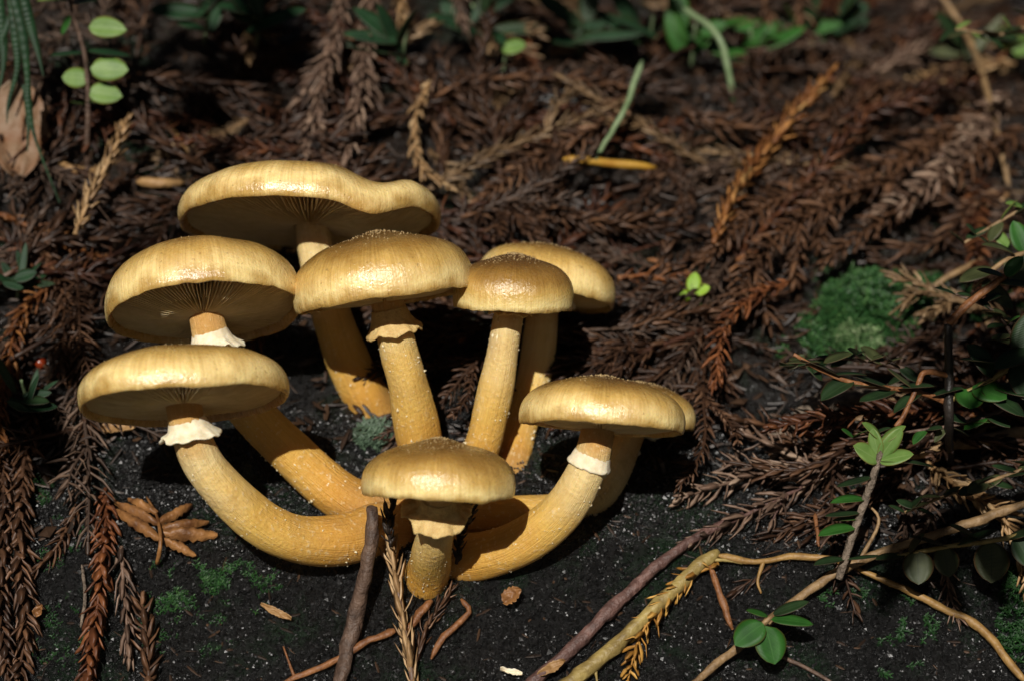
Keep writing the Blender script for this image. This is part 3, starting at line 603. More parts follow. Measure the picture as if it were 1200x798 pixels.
def place_twigs(n, xr, yr, test=True):
    c = 0; tries = 0
    while c < n and tries < n * 20:
        tries += 1; px = rr.uniform(*xr); py = rr.uniform(*yr)
        if test and not bank_ok(px, py): continue
        p = G(px, py)
        if 870 < px < 1140 and 270 < py < 450: continue
        if (300 < px < 480 and py < 230 or px < 240 and 90 < py < 290) and rr.random() < .8: continue
        kind, lab, ms, mn = rr.choice(variants)
        if rr.random() < .25 and kind != 'brown': kind, lab, ms, mn = variants[rr.randint(0, 7)]
        t, b, nn = frame_on_ground(p, (radians(rr.gauss(40, 32)) + rr.choice((0, pi))) if px > 680 and rr.random() < .75 else rr.uniform(0, 2 * pi), rr.uniform(-.12, .16)); p = p + nn * rr.uniform(.1, 1.1); sc = rr.uniform(.75, 1.15)
        e = bpy.data.objects.new('fallen_twig', None); COL.objects.link(e); e.empty_display_size = .01
        e.matrix_world = Matrix(((t.x * sc, b.x * sc, nn.x * sc, p.x * S), (t.y * sc, b.y * sc, nn.y * sc, p.y * S), (t.z * sc, b.z * sc, nn.z * sc, p.z * S), (0, 0, 0, 1)))
        tag(e, lab + ' ' + near(px, py), 'twig', 'fallen twigs in the litter carpet')
        for nm_, me in (('stem', ms), ('needles', mn)):
            o = bpy.data.objects.new(nm_, me); COL.objects.link(o); o.parent = e
            if nm_ == 'needles': o['kind'] = 'stuff'
        c += 1
place_twigs(165, (480, 1230), (-10, 470)); place_twigs(45, (100, 480), (-10, 330)); place_twigs(22, (-20, 110), (60, 560)); place_twigs(20, (900, 1220), (420, 600))

# loose needles and scraps: nobody could count them
mb = MB(); rr = random.Random(8)
for q in range(11000):
    x = rr.uniform(-24, 24); y = rr.uniform(1.0, 30)
    if x < -12 and rr.random() < .5: y = rr.uniform(-1, 14)
    if x > 8 and rr.random() < .3: y = rr.uniform(-.5, 8)
    if rr.random() > smooth(.3, 5.5, y - 1.5 * noise.noise(V((x * .3, y * .3, 4))) * 2 + (2.5 if x > 9 or x < -13 else 0)) + .04: continue
    p = V((x, y, gz(x, y) + rr.uniform(-.05, .35))); t, b, nn = frame_on_ground(p, rr.uniform(0, 2 * pi), rr.uniform(-.5, .6)); v = rr.random()
    needle(mb, p, t, b, rr.uniform(.3, .85), rr.uniform(.035, .09), nn * rr.uniform(-.6, .6), v if v < .93 else rr.random())
    if rr.random() < .09:                          # flat scrap of bark or bud scale
        w, l = rr.uniform(.06, .22), rr.uniform(.15, .5); p = p + nn * .12; c = nn * rr.uniform(.01, .08)
        top = [p - t * l - b * w * .5, p + b * w + c, p + t * l - b * w * .3, p - b * w + c, p + c * 2.5]
        mb.add(top + [v_ - nn * .03 for v_ in top[:4]], [(0, 3, 4), (3, 2, 4), (2, 1, 4), (1, 0, 4), (0, 1, 6, 5), (1, 2, 7, 6), (2, 3, 8, 7), (3, 0, 5, 8)], rnd=rr.random() ** .6)
for q in range(900):                               # stray bits on the bare humus
    x = rr.uniform(-17, 17); y = rr.uniform(-5.5, 3); p = V((x, y, gz(x, y) + .03)); t, b, nn = frame_on_ground(p, rr.uniform(0, 2 * pi), rr.uniform(-.1, .2))
    needle(mb, p, t, b, rr.uniform(.08, .5), rr.uniform(.012, .05), nn * rr.uniform(-.4, .4), rr.random() ** .7)
tag(obj('needle_litter', mb, M['litter'], smoothf=False), 'loose brown needles and bark scraps covering the bank', 'litter', kind='stuff')
mb = MB()
for q in range(62000):
    x = rr.uniform(-19, 19); y = rr.uniform(-6, 3.5) if rr.random() < .86 else rr.uniform(3.5, 14); z = gz(x, y); p = V((x, y, z)); nn = gn(x, y)
    s = rr.uniform(.022, .06) * (1.8 if rr.random() < .06 else 1); t = V((rr.uniform(-1, 1), rr.uniform(-1, 1), rr.uniform(-1, 1))); t = (t - nn * t.dot(nn)).normalized(); b = nn.cross(t)
    p = p + nn * (rr.uniform(-.03, .04) + .1 * max(0, noise.noise(V((x * 2, y * 2, z * 2)))))
    mb.add([p + t * s * rr.uniform(.6, 1.6), p + b * s * rr.uniform(.6, 1.3), p - t * s * rr.uniform(.6, 1.4), p - b * s * rr.uniform(.6, 1.3), p + nn * s * rr.uniform(.25, 1.1) + t * s * rr.uniform(-.5, .5) + b * s * rr.uniform(-.5, .5)], [(0, 1, 4), (1, 2, 4), (2, 3, 4), (3, 0, 4)], rnd=rr.random())
tag(obj('humus_crumbs', mb, M['crumb'], smoothf=False), 'wet black crumbs of rotted wood strewn over the humus', 'soil', kind='stuff')

# ------------------------------------------------------------------ moss, lichen
def moss(name, label, blobs, mat, n, size, hgt, seed, cat='moss'):
    rr = random.Random(seed); mb = MB()
    for q in range(n):
        px, py, rx, ry, mh = rr.choice(blobs); a = rr.uniform(0, 2 * pi); r = sqrt(rr.random())
        p = G(px + cos(a) * r * rx, py + sin(a) * r * ry)
        if mh < .2 and noise.noise(V((p.x * 1.6, p.z * 1.6, seed))) < rr.uniform(-.1, .5): continue
        nn = gn(p.x, p.y); top = p + nn * (mh * (1 - r * r) + rr.uniform(0, hgt))
        s1 = nn.orthogonal().normalized(); s2 = nn.cross(s1); v = rr.random()
        for w in range(6):
            an = w * 2.4 + rr.random(); d = (s1 * cos(an) + s2 * sin(an)); sd = nn.cross(d); L = size * rr.uniform(.6, 1.3); b = top - nn * (w * .025) 
            up = rr.uniform(.1, .9)
            mb.add([b, b + d * L * .5 + sd * L * .17 + nn * L * up * .4, b + d * L + nn * L * up * .6, b + d * L * .5 - sd * L * .17 + nn * L * up * .4, b + d * L * .5 - nn * L * .1 + nn * L * up * .4], [(0, 1, 2, 3), (0, 4, 1), (1, 4, 2), (2, 4, 3), (3, 4, 0)], rnd=min(1, max(0, v * .6 + rr.random() * .4)))
        if mh > .2:                                # the cushion below the leaf tips
            q0 = p; mb.add([q0 + s1 * .12, q0 - s1 * .06 + s2 * .1, q0 - s1 * .06 - s2 * .1, top], [(0, 1, 3), (1, 2, 3), (2, 0, 3)], rnd=.1)
    return tag(obj(name, mb, mat, smoothf=False), label, cat, kind='stuff')
moss('moss', 'dark green moss mound on the bank above the grey stick', [(1020, 372, 72, 48, 1.1), (985, 388, 52, 36, .5), (1062, 352, 52, 36, .4), (1010, 340, 60, 30, .19), (960, 410, 50, 26, .19)], M['mossm'], 2300, .15, .3, 1)
moss('moss', 'pale frosted moss fringe at the foot of the green mound', [(1010, 412, 36, 12, .9), (985, 404, 25, 12, .8)], M['mossp'], 260, .12, .15, 2)
moss('moss', 'thin wet green moss on the humus below the curled frond', [(240, 678, 55, 16, .05), (280, 672, 45, 18, .05), (205, 700, 40, 16, .03), (235, 690, 95, 40, .02)], M['moss'], 1300, .11, .06, 3)
moss('moss', 'sparse green moss flecks along the rust red twig', [(55, 570, 28, 22, .05), (75, 650, 30, 50, .03), (70, 745, 40, 40, .03), (215, 740, 60, 30, .02)], M['moss'], 1000, .10, .06, 4)
moss('moss', 'green moss tufts below the olive leaves', [(1075, 720, 28, 40, .1), (1050, 770, 30, 25, .05), (1190, 720, 22, 60, .3), (990, 700, 30, 14, .03)], M['moss'], 600, .13, .12, 5)
moss('moss', 'bright mossy mat seen beneath the dark shrub leaves', [(1090, 490, 60, 36, .25), (1060, 520, 40, 20, .2), (1170, 350, 50, 40, .3)], M['moss'], 900, .15, .2, 6)
moss('lichen', 'blue green lichen rosette wedged between the stems', [(437, 512, 20, 17, .3)], M['lichen'], 110, .22, .15, 7, 'lichen')

# ------------------------------------------------------------------ sticks
def stick(name, label, spec, mat, cat='stick', rough=.3, knots=0, side=(), sides=9, buds=False, smat=None):
    """spec: (px,py,lift,radius px[, 'd'])"""
    pt = [(*(P(q[0], q[1], q[2]) if len(q) > 4 else G(*q[:3])), q[3] * PXCM) for q in spec]
    n = max(10, int(sum((V(pt[i + 1][:3]) - V(pt[i][:3])).length for i in range(len(pt) - 1)) * 4)); ss = cr(pt, n)
    pts = [V(s[:3]) + V((noise.noise(V((i * .4, s[0], 1))), noise.noise(V((i * .4, s[0], 2))), noise.noise(V((i * .4, s[0], 3))))) * .04 for i, s in enumerate(ss)]; base = pts[0]
    mb = MB(); tube(mb, pts, [max(.012, s[3] * (.4 + .6 * smooth(-.01, .07, i / (n - 1))) * (.4 + .6 * smooth(-.01, .07, 1 - i / (n - 1)))) for i, s in enumerate(ss)], sides, rough * 1.4, spec[0][0], knots)
    if not side: return tag(obj(name, mb, M[mat], base), label, cat)
    th = thing(name, base, label, cat); part('stem', mb, M[mat], th, base)
    for f, ends in side:
        a = pts[int(f * (n - 1))]; e = [a] + [P(q[0], q[1], q[2]) if len(q) > 3 else G(*q) for q in ends]
        p2 = [V(v) for v in cr(e, 12)]; m2 = MB(); tube(m2, p2, [.07 * (1 - .6 * i / 11) for i in range(12)], 6, .25); part('side_shoot', m2, M[smat or mat], th, base)
    return th
stick('stick', 'long tan stick slanting across the humus under the green leaves', [(795, 815, .5, 4), (850, 770, .7, 4.8), (930, 705, .9, 5), (1000, 660, 1.1, 5.2), (1100, 625, 1.3, 5.2), (1215, 585, 1.5, 6)], 'barkt', knots=.25, side=[(.62, [(1030, 610, 1.4), (1010, 585, 1.6)])])
stick('stick', 'thin purple brown stick lying straight over the bare humus', [(605, 815, .25, 8), (680, 750, .3, 8), (740, 690, .35, 7), (800, 640, .4, 6), (870, 600, .4, 4)], 'barkp', knots=.2)
stick('stick', 'thick yellow green stick with a snapped knobby end', [(640, 815, .45, 8), (700, 775, .5, 8.5), (770, 710, .55, 8), (815, 665, .6, 8), (842, 645, .6, 7)], 'barky', knots=.3, side=[(.25, [(700, 800, .2)]), (.85, [(850, 656, .5), (870, 660, .4)])])
stick('root', 'thin yellow root running level from the knobby stick end', [(840, 650, .55, 5), (885, 658, .4, 3.5), (925, 652, .4, 4), (975, 655, .4, 4), (1010, 668, .35, 3)], 'root', 'root', side=[(.35, [(888, 680, .3), (892, 695, .15)])])
stick('root', 'wiry yellow root curving downward past the olive leaves', [(1005, 667, .6, 3.5), (1060, 690, .4, 4), (1110, 715, .35, 4.5), (1150, 738, .35, 5), (1205, 802, .3, 5)], 'root', 'root', knots=.3)
stick('stick', 'short rusty straw standing beside the knobby stick', [(858, 738, .15, 3.5), (845, 700, .4, 4), (833, 662, .6, 3.5)], 'rust')
stick('stick', 'dark upright stick propped against the joined mushroom stems', [(395, 812, .25, 9), (412, 740, .5, 9), (428, 670, -1.75, 8, 'd'), (437, 610, -1.7, 7, 'd'), (434, 592, -1.5, 6, 'd')], 'bark', knots=.2)
stick('stick', 'thin orange straw lying at the foot of the dark upright stick', [(330, 800, .2, 3.5), (390, 775, .3, 4), (430, 752, .35, 4), (466, 738, .3, 4.5)], 'rust', side=[(.15, [(342, 785, .3), (332, 757, .3)])], smat='rust')
stick('stick', 'thin bent reddish straw beside the pale brown upright twig', [(505, 772, .2, 3), (520, 745, .3, 4), (549, 717, .35, 3.5), (540, 702, .4, 3)], 'rust')
stick('stick', 'short reddish broken straw under the lowest mushroom', [(470, 745, .3, 4), (490, 722, .4, 5), (507, 703, .4, 4)], 'rust', rough=.5)
stick('stick', 'thick grey bark stick tapering out from under the shrub leaves', [(905, 512, .4, 9), (930, 497, .5, 11), (965, 474, .7, 11), (1000, 466, .8, 9), (1060, 452, .8, 7)], 'barkg', rough=.5, knots=.5, side=[(.3, [(960, 458, 1.0), (968, 446, 1.2)])])
stick('stick', 'smooth tan stick lying under the dark upright stem', [(1030, 545, .6, 7), (1080, 528, .8, 8), (1140, 518, .9, 8), (1215, 502, .9, 8)], 'barkt')
stick('stick', 'pale jointed stalk rising from the bank beyond the mound', [(1183, 222, .4, 4), (1170, 165, 1.2, 4.5), (1155, 100, 2.0, 4.5), (1135, 45, 2.6, 5), (1100, -10, 3.2, 5)], 'barkt', 'stalk', knots=.4)
stick('stick', 'short brown twig sloping beside the leafy shrub', [(1090, 336, .8, 3), (1120, 320, 1.1, 4), (1152, 303, 1.3, 4)], 'barkt')
stick('stick', 'pinkish smooth twig behind the dark shrub leaves', [(1155, 380, .8, 4), (1180, 375, 1.0, 5), (1215, 370, 1.1, 5)], 'barkt')
stick('straw', 'yellow straw lying flat on the litter below the grass stalk', [(660, 187, 2.0, 5), (710, 191, 1.9, 6), (768, 197, 1.8, 5)], 'yellow', 'straw', .15)
stick('straw', 'short tan straw on the litter beside the tallest cap', [(160, 213, .4, 6), (190, 216, .5, 7), (216, 214, .5, 4)], 'chip', 'straw', .2)
stick('straw', 'thin tan straw sloping among the litter above the wavy cap', [(195, 135, .5, 3), (210, 165, .6, 4), (225, 192, .5, 3)], 'chip', 'straw', .2)
stick('straw', 'tan straw lying near the foot of the straw coloured twig', [(70, 192, .5, 5), (95, 200, .5, 6), (112, 200, .4, 4)], 'chip', 'straw', .2)
stick('straw', 'orange brown straw stretching toward the lime green leaflet', [(758, 304, .5, 3), (790, 312, .6, 3.5), (812, 322, .5, 2.5)], 'rust', 'straw', .2)
stick('straw', 'dry orange straw under the long tan stick', [(960, 640, .3, 2), (955, 600, .5, 2.5)], 'rust', 'straw', .2)
stick('straw', 'thin black root thread near the fallen rust red twig', [(96, 660, .2, 2), (100, 700, .25, 2), (94, 735, .2, 2)], 'barkg', 'root', .2)
stick('straw', 'grey thread like root at the corner of bare humus', [(905, 765, .15, 2), (940, 780, .2, 2.5), (985, 805, .15, 2)], 'bark', 'root', .2)
stick('grass_stalk', 'pale grass stalk rising from the yellow straw to a green node', [(698, 187, 2.0, 3), (715, 158, 2.3, 3.5), (735, 122, 2.6, 4), (752, 72, 3, 5)], 'grass', 'stalk', .1)
stick('grass_stalk', 'bent green grass stalk arching on the far bank', [(860, 122, .3, 4), (852, 75, 1.4, 5), (838, 38, 2.2, 5), (800, 10, 2.6, 5)], 'grass', 'stalk', .1)

# ------------------------------------------------------------------ leaves and plants
def leaf_mb(mb, base, d, nrm, L, W, cup=.15, droop=.12, tip=.5, nl=9, nw=5, thick=.012):
    d = d.normalized(); side = d.cross(nrm).normalized(); nrm = side.cross(d).normalized(); top = []; lv = []
    for i in range(nl + 1):
        u = i / nl; w = W * .5 * max(.03, (sin(pi * min(1, u ** .9)) ** .56 if tip else sin(pi * u) ** .5))
        for j in range(nw):
            v = (j / (nw - 1)) * 2 - 1
            top.append(base + d * L * u + side * w * v + nrm * (cup * abs(v) ** 1.4 * w - droop * L * u * u)); lv.append((u, v, 0))
    n = len(top); vs_ = top + [p - nrm * thick for p in top]; fs = []
    for i in range(nl):
        for j in range(nw - 1):
            a = i * nw + j; fs.append((a, a + 1, a + nw + 1, a + nw)); fs.append((a + n, a + nw + n, a + nw + 1 + n, a + 1 + n))
    for i in range(nl):
        for j, fl in ((0, 0), (nw - 1, 1)):
            a = i * nw + j; b = a + nw; fs.append((a, b, b + n, a + n) if not fl else (b, a, a + n, b + n))
    mb.add(vs_, fs, lv=lv * 2)
def cdir(x, y, z): return (RGT * x + UPV * y - FWD * z).normalized()     # right, up, toward the viewer
def plant(name, label, stems, leaves, cat='plant', smat='bark'):
    """stems: lists of (px,py,d,r px); leaves: (px,py,d, dir, normal, length px, width px, material)"""
    base = P(*stems[0][0][:3]); th = thing(name, base, label, cat)
    for si, st in enumerate(stems):
        pt = [(*P(x, y, d), r * PXCM) for x, y, d, r in st]; n = 8 * len(pt); ss = cr(pt, n); mb = MB()
        tube(mb, [V(s[:3]) for s in ss], [s[3] for s in ss], 8, .35, st[0][0], .06); part('stem', mb, M['black' if name == 'shrub' and si == 0 else smat], th, base)  # shrub's main stem takes the painted shade colour instead of rust
    for (x, y, d, dr, nr, L, W, mt) in leaves:
        mb = MB(); leaf_mb(mb, P(x, y, d), cdir(*dr), cdir(*nr), L * PXCM, W * PXCM, cup=random.uniform(.05, .3), droop=random.uniform(-.05, .18)); part('leaf', mb, M[mt], th, base)
    return th
def gd(px, py): return (G(px, py) - CAM).dot(FWD) - DIST
# upright sprig with oval leaf pairs
d0 = gd(102, 215)
plant('leafy_sprig', 'upright sprig of oval yellow green leaves beside the dry brown leaf', [[(102, 225, d0 + .1, 4), (102, 170, d0 - .7, 3.5), (103, 110, d0 - 1.2, 3.2), (98, 60, d0 - 1.6, 3), (85, 15, d0 - 2, 2.5), (78, -20, d0 - 2.2, 2)]],
      [(104, 108, d0 - 1.2, (1, -.12, .2), (.1, .2, 1), 44, 30, 'leafp'), (106, 80, d0 - 1.4, (1, -.08, .25), (.1, .2, 1), 52, 34, 'leafp'),
       (104, 93, d0 - 1.3, (-1, .1, .2), (.1, .2, 1), 34, 28, 'leafp'), (102, 60, d0 - 1.5, (1, -.15, -.1), (0, 1, .5), 56, 24, 'fern'),
       (104, 32, d0 - 1.6, (1, -.05, .1), (.1, .2, 1), 48, 29, 'leafp'), (100, 120, d0 - 1.1, (.8, 0, .3), (0, 1, .25), 28, 16, 'leafb'),
       (82, 18, d0 - 1.9, (-.35, -1, .1), (-.6, .2, 1), 28, 12, 'leafb'), (99, 122, d0 - 1.1, (-.9, .05, .2), (0, 1, .2), 18, 10, 'leafb'),
       (98, 62, d0 - 1.5, (-1, -.1, .1), (0, 1, .4), 46, 24, 'fern'), (80, 5, d0 - 2, (.8, .1, .2), (0, 1, .4), 40, 22, 'fern'), (80, 2, d0 - 2, (-.8, .1, .2), (0, 1, .4), 40, 22, 'leafp')], smat='bark')
# hanging fern frond in the corner
d1 = gd(22, 208) - 3.2
def strap(mb, pts, ws, nrm):
    n = len(pts); vs_ = []; lv = []; fs = []
    for i, p in enumerate(pts):
        t = (pts[min(n - 1, i + 1)] - pts[max(0, i - 1)]).normalized(); s = t.cross(nrm).normalized()
        for v in (-1, 0, 1): vs_.append(p + s * ws[i] * v - nrm * (.05 * ws[i] * (1 - abs(v)))); lv.append((i / n, v, 0))
    m = len(vs_); vs_ += [v - nrm * .012 for v in vs_]
    for i in range(n - 1):
        for j in (0, 1):
            a = i * 3 + j; fs += [(a, a + 1, a + 4, a + 3), (a + m, a + 3 + m, a + 4 + m, a + 1 + m)]
        fs += [(i * 3, i * 3 + 3, i * 3 + 3 + m, i * 3 + m), (i * 3 + 5, i * 3 + 2, i * 3 + 2 + m, i * 3 + 5 + m)]
    mb.add(vs_, fs, lv=lv * 2)
fb = P(15, -30, d1); th = thing('fern_frond', fb, 'dark green hanging fern frond with drawn out tips over the dry leaf', 'fern')
for path, w in (([(8, -30), (25, 30), (32, 90), (33, 120), (42, 165), (70, 238)], (7, 10, 5, 7, 2.5, 1.2)), ([(10, -30), (18, 40), (20, 80), (10, 120), (8, 145)], (8, 9, 5, 3, .8)),
                ([(-4, -30), (3, 40), (4, 75), (-2, 110)], (8, 9, 5, 1)), ([(22, -30), (36, 30), (44, 60), (51, 90)], (9, 9, 5, .8)), ([(28, 100), (33, 140), (32, 178)], (4, 4, .8)), ([(12, 20), (-3, 60), (-12, 110)], (7, 6, 1))):
    pp = cr([(*P(x, y, d1 + .004 * y), w[i] * .72 * PXCM) for i, (x, y) in enumerate(path)], 26); mb = MB()
    strap(mb, [V(p[:3]) for p in pp], [max(.015, p[3]) for i, p in enumerate(pp)], cdir(.2, .35, 1)); part('lobe', mb, M['fern'], th, fb)
# shrub on the open side, thin stems with pairs of small leaves
plant('shrub_shoot', 'level leafy shoot of dark oval leaves over the grey bark stick', [[(1110, 470, -.8, 5), (1070, 458, -1.2, 3), (1020, 452, -1.5, 3), (975, 440, -1.7, 2.5), (930, 415, -1.9, 2)]],
      [(985, 442, -1.7, (-.8, .45, .2), (0, 1, .2), 52, 24, 'leafd'), (965, 425, -1.8, (.8, .35, .1), (0, .9, .45), 34, 20, 'leafo'), (962, 424, -1.8, (-1, -.02, .2), (0, 1, .22), 42, 16, 'leafo'),
       (1000, 446, -1.6, (-.9, -.35, .4), (0, 1, .5), 46, 30, 'leafd'), (975, 440, -1.7, (1, .12, 0), (0, 1, .2), 40, 16, 'leafd'), (1045, 455, -1.4, (-.9, .3, .2), (0, 1, .3), 50, 26, 'leafd'), (1050, 456, -1.3, (-.9, -.3, .5), (0, 1, .35), 54, 24, 'leafd'),
       (1050, 455, -1.3, (.95, .1, .3), (0, 1, .3), 44, 22, 'leafd'), (1030, 452, -1.5, (-.95, .05, .3), (0, 1, .3), 40, 18, 'leafd'), (1080, 460, -1.1, (-.8, -.4, .3), (0, 1, .3), 42, 22, 'leafd'), (1075, 457, -1.2, (-.7, .5, .1), (0, 1, .35), 44, 20, 'leafo'), (1090, 465, -1, (.9, .3, .2), (0, 1, .3), 40, 20, 'leafd')], smat='rust')
plant('shrub', 'upright shrub stem painted black for shade, with a crooked rusty branch', [[(1113, 548, gd(1113, 548) + .2, 5), (1112, 500, -.6, 5.5), (1112, 440, -.9, 5.5), (1111, 380, -1.1, 4.5)], [(1111, 380, -1.1, 4.5), (1140, 352, -1.2, 4.5), (1178, 324, -1.2, 4)], [(1112, 440, -.9, 3.5), (1085, 436, -1.2, 3.5), (1076, 450, -1.3, 3), (1060, 485, -1.5, 3), (1050, 500, -1.5, 3)]],
      [(1178, 324, -1.2, (.6, .7, .2), (0, .6, 1), 30, 18, 'leafb'), (1178, 324, -1.2, (-.9, .3, .1), (0, 1, .4), 34, 20, 'leafo'), (1170, 332, -1.2, (.9, -.1, .3), (0, 1, .4), 36, 22, 'leafo')], smat='rust')
plant('shrub_shoot', 'shoot with broad shaded leaves hanging over the tan curled twig', [[(1112, 468, -.8, 4), (1150, 452, -1, 3.5), (1190, 425, -1.2, 4), (1230, 395, -1.4, 4)]],
      [(1150, 452, -1, (.8, -.6, .5), (0, 1, .4), 62, 34, 'leafd'), (1165, 442, -1.1, (-.6, .8, .2), (0, .7, .8), 50, 28, 'leafd'), (1140, 452, -1, (.6, -.25, .5), (0, .7, 1), 46, 32, 'leafb'), (1135, 455, -.9, (-.1, -.6, .8), (0, .7, 1), 40, 34, 'leafb'), (1185, 428, -1.2, (-1, .1, .3), (0, 1, .2), 66, 26, 'leafd'),
       (1195, 420, -1.2, (.3, .9, .2), (0, .5, 1), 60, 40, 'leafd'), (1190, 425, -1.2, (.3, -.9, .5), (0, .6, 1), 50, 34, 'leafd'), (1215, 408, -1.3, (-.9, -.3, .5), (0, 1, .5), 64, 34, 'leafd'), (1130, 460, -.9, (.9, .5, .2), (0, 1, .2), 40, 18, 'leafd'), (1160, 450, -1, (.9, -.25, .6), (0, 1, .5), 60, 26, 'leafd')], smat='barky')
plant('shrub_shoot', 'shoot with pale yellowish leaves above the crooked rusty branch', [[(1230, 290, 2.5, 4), (1190, 300, 2.2, 3), (1165, 315, 2.0, 3), (1140, 340, 2.2, 2)]],
      [(1190, 300, 2.2, (-.9, .4, .3), (0, 1, .4), 46, 26, 'leafo'), (1165, 315, 2, (-.9, -.2, .5), (0, .9, .6), 52, 26, 'leafo'), (1180, 303, 2.1, (.5, -.8, .4), (0, .6, 1), 46, 30, 'leafo'), (1200, 296, 2.3, (-.3, .9, .1), (0, .5, 1), 40, 26, 'leafb'), (1150, 330, 2.1, (.8, -.6, .3), (0, .8, .8), 50, 26, 'leafo'), (1210, 295, 2.3, (-.2, -.9, .4), (0, .5, 1), 44, 30, 'leafd')], smat='barkt')
plant('leafy_sprig', 'upright sprig with a rosette of pale green leaves over the long stick', [[(983, 678, -1.6, 4.5), (1000, 625, -1.7, 4.5), (1018, 575, -1.8, 4.5), (1029, 540, -1.9, 4), (1035, 515, -1.9, 3)]],
      [(1030, 535, -1.9, (-.25, .9, .3), (-.3, .2, 1), 36, 17, 'leafp'), (1030, 537, -1.9, (.5, .75, .3), (.3, .3, 1), 46, 20, 'leafp'), (1030, 540, -1.9, (.8, .25, .5), (0, .7, .9), 42, 22, 'leafp'), (1030, 540, -1.9, (-.75, .5, .5), (-.1, .6, 1), 40, 24, 'leafp'),
       (1032, 518, -1.9, (.8, .6, .2), (0, .8, .5), 34, 18, 'leafp'), (1032, 515, -1.9, (-.7, .7, .2), (0, .8, .5), 30, 18, 'leafp'), (1030, 540, -1.9, (1, .05, .3), (0, 1, .2), 62, 20, 'leafd'), (1022, 558, -1.8, (-.9, -.25, .3), (0, 1, .25), 46, 20, 'leafd'),
       (1014, 585, -1.8, (-1, .05, .3), (0, 1, .5), 42, 18, 'leafb'), (1008, 600, -1.8, (-1, -.08, .4), (0, 1, .35), 46, 16, 'leafd'), (1002, 618, -1.8, (-1, -.02, .5), (0, 1, .6), 48, 20, 'leafb'), (1006, 608, -1.7, (-.9, .1, .1), (0, 1, .25), 30, 14, 'leafb'), (990, 655, -1.7, (-1, -.06, .4), (0, 1, .4), 40, 18, 'leafd'), (992, 655, -1.7, (1, .1, .2), (0, 1, .3), 40, 12, 'leafd')], smat='barkg')
plant('leafy_sprig', 'four fresh green leaves near the lower end of the long stick', [[(915, 716, gd(915, 716) - 1.05, 3), (905, 722, -2.4, 3), (894, 730, -2.5, 3)]],
      [(895, 730, -2.5, (-.8, -.45, .4), (-.2, .6, 1), 42, 34, 'leafb'), (897, 733, -2.5, (.25, -.95, .3), (.2, .4, 1), 44, 38, 'leafb'), (903, 725, -2.5, (1, 0, .2), (0, .9, .6), 48, 20, 'leafb'), (905, 720, -2.4, (.9, .35, .1), (0, .9, .6), 44, 18, 'leafd'), (900, 722, -2.5, (-.7, .3, .1), (0, 1, .4), 26, 16, 'leafb')], smat='barkt')
plant('shrub_shoot', 'shoot with olive veined leaves hanging down over the humus', [[(1225, 622, -1.4, 4), (1170, 632, -1.7, 3.5), (1110, 640, -1.9, 3), (1050, 652, -2, 2.5)]],
      [(1162, 634, -1.7, (-.05, -1, .25), (.05, .25, 1), 48, 42, 'leafo'), (1075, 645, -2, (0, -1, .3), (-.1, .3, 1), 38, 36, 'leafo'), (1105, 640, -1.9, (.15, -.95, .3), (0, .3, 1), 36, 30, 'leafo'), (1150, 634, -1.8, (-.7, .35, .3), (0, 1, .35), 48, 24, 'leafd'), (1180, 630, -1.6, (.8, .3, .3), (0, 1, .35), 48, 28, 'leafd'),
       (1110, 640, -1.9, (-.8, .2, .4), (0, 1, .3), 52, 24, 'leafd'), (1120, 638, -1.9, (.8, .35, .2), (0, 1, .35), 50, 24, 'leafd'), (1060, 650, -2, (-.8, -.1, .4), (0, 1, .3), 40, 20, 'leafd'), (1065, 648, -2, (.3, .6, .2), (0, 1, .4), 30, 18, 'leafd'), (1190, 628, -1.6, (.4, -.8, .3), (0, .4, 1), 40, 30, 'leafd')], smat='barky')
def shoot(label, path, seed, mats, smat, lmin=24, lmax=38, n=11):
    rr = random.Random(seed); ss = cr([(x, y, d) for x, y, d in path], n); lv = []
    for q, (x, y, d) in enumerate(ss[1:]):
        for sg in (-1, 1):
            if rr.random() < .12: continue
            L = rr.uniform(lmin, lmax) * (1 - .3 * q / n); lv.append((x, y, d, (sg * rr.uniform(.3, 1), rr.uniform(-.5, .6), rr.uniform(-.1, .6)), (rr.uniform(-.4, .4), 1, rr.uniform(.1, .9)), L, L * rr.uniform(.42, .6), rr.choice(mats)))
    plant('shrub_shoot', label, [[(x, y, d, 2.6 - .12 * q) for q, (x, y, d) in enumerate(ss)]], lv, smat=smat)
shoot('thin shoot of small dull leaves trailing under the upright shrub stem', [(1225, 455, .2), (1150, 490, -.2), (1070, 505, -.3), (1000, 512, -.2)], 1, ('leafd', 'leafd', 'leafo', 'leafb'), 'bark')
shoot('thin shoot of small leaves climbing beside the crooked rusty branch', [(1215, 440, -.2), (1190, 400, -.4), (1165, 365, -.4), (1120, 345, -.2)], 2, ('leafd', 'leafo', 'leafb'), 'bark')
shoot('thin shoot of olive leaves over the drooping tan twig', [(1225, 540, -.9), (1170, 560, -1.1), (1110, 580, -1.2), (1060, 600, -1.2)], 3, ('leafd', 'leafd', 'leafo'), 'barkt')
shoot('thin shoot of blurred olive leaves past the yellow curled leaf', [(1225, 230, 4.2), (1180, 255, 4.0), (1130, 285, 4.0)], 4, ('leafd', 'leafo', 'leafp'), 'barkt', 28, 44, 8)
shoot('thin shoot of dark leaves beyond the pale jointed stalk', [(1225, 20, 10), (1180, 40, 10), (1120, 35, 10.5)], 5, ('leafd', 'leafo', 'leafp'), 'barkt', 30, 46, 8)
shoot('thin shoot of dark leaves creeping over the mossy mound foot', [(1090, 440, .6), (1030, 425, .4), (960, 420, .3), (925, 432, .4)], 6, ('leafd', 'leafd', 'leafo'), 'bark')
d2 = gd(806, 352)
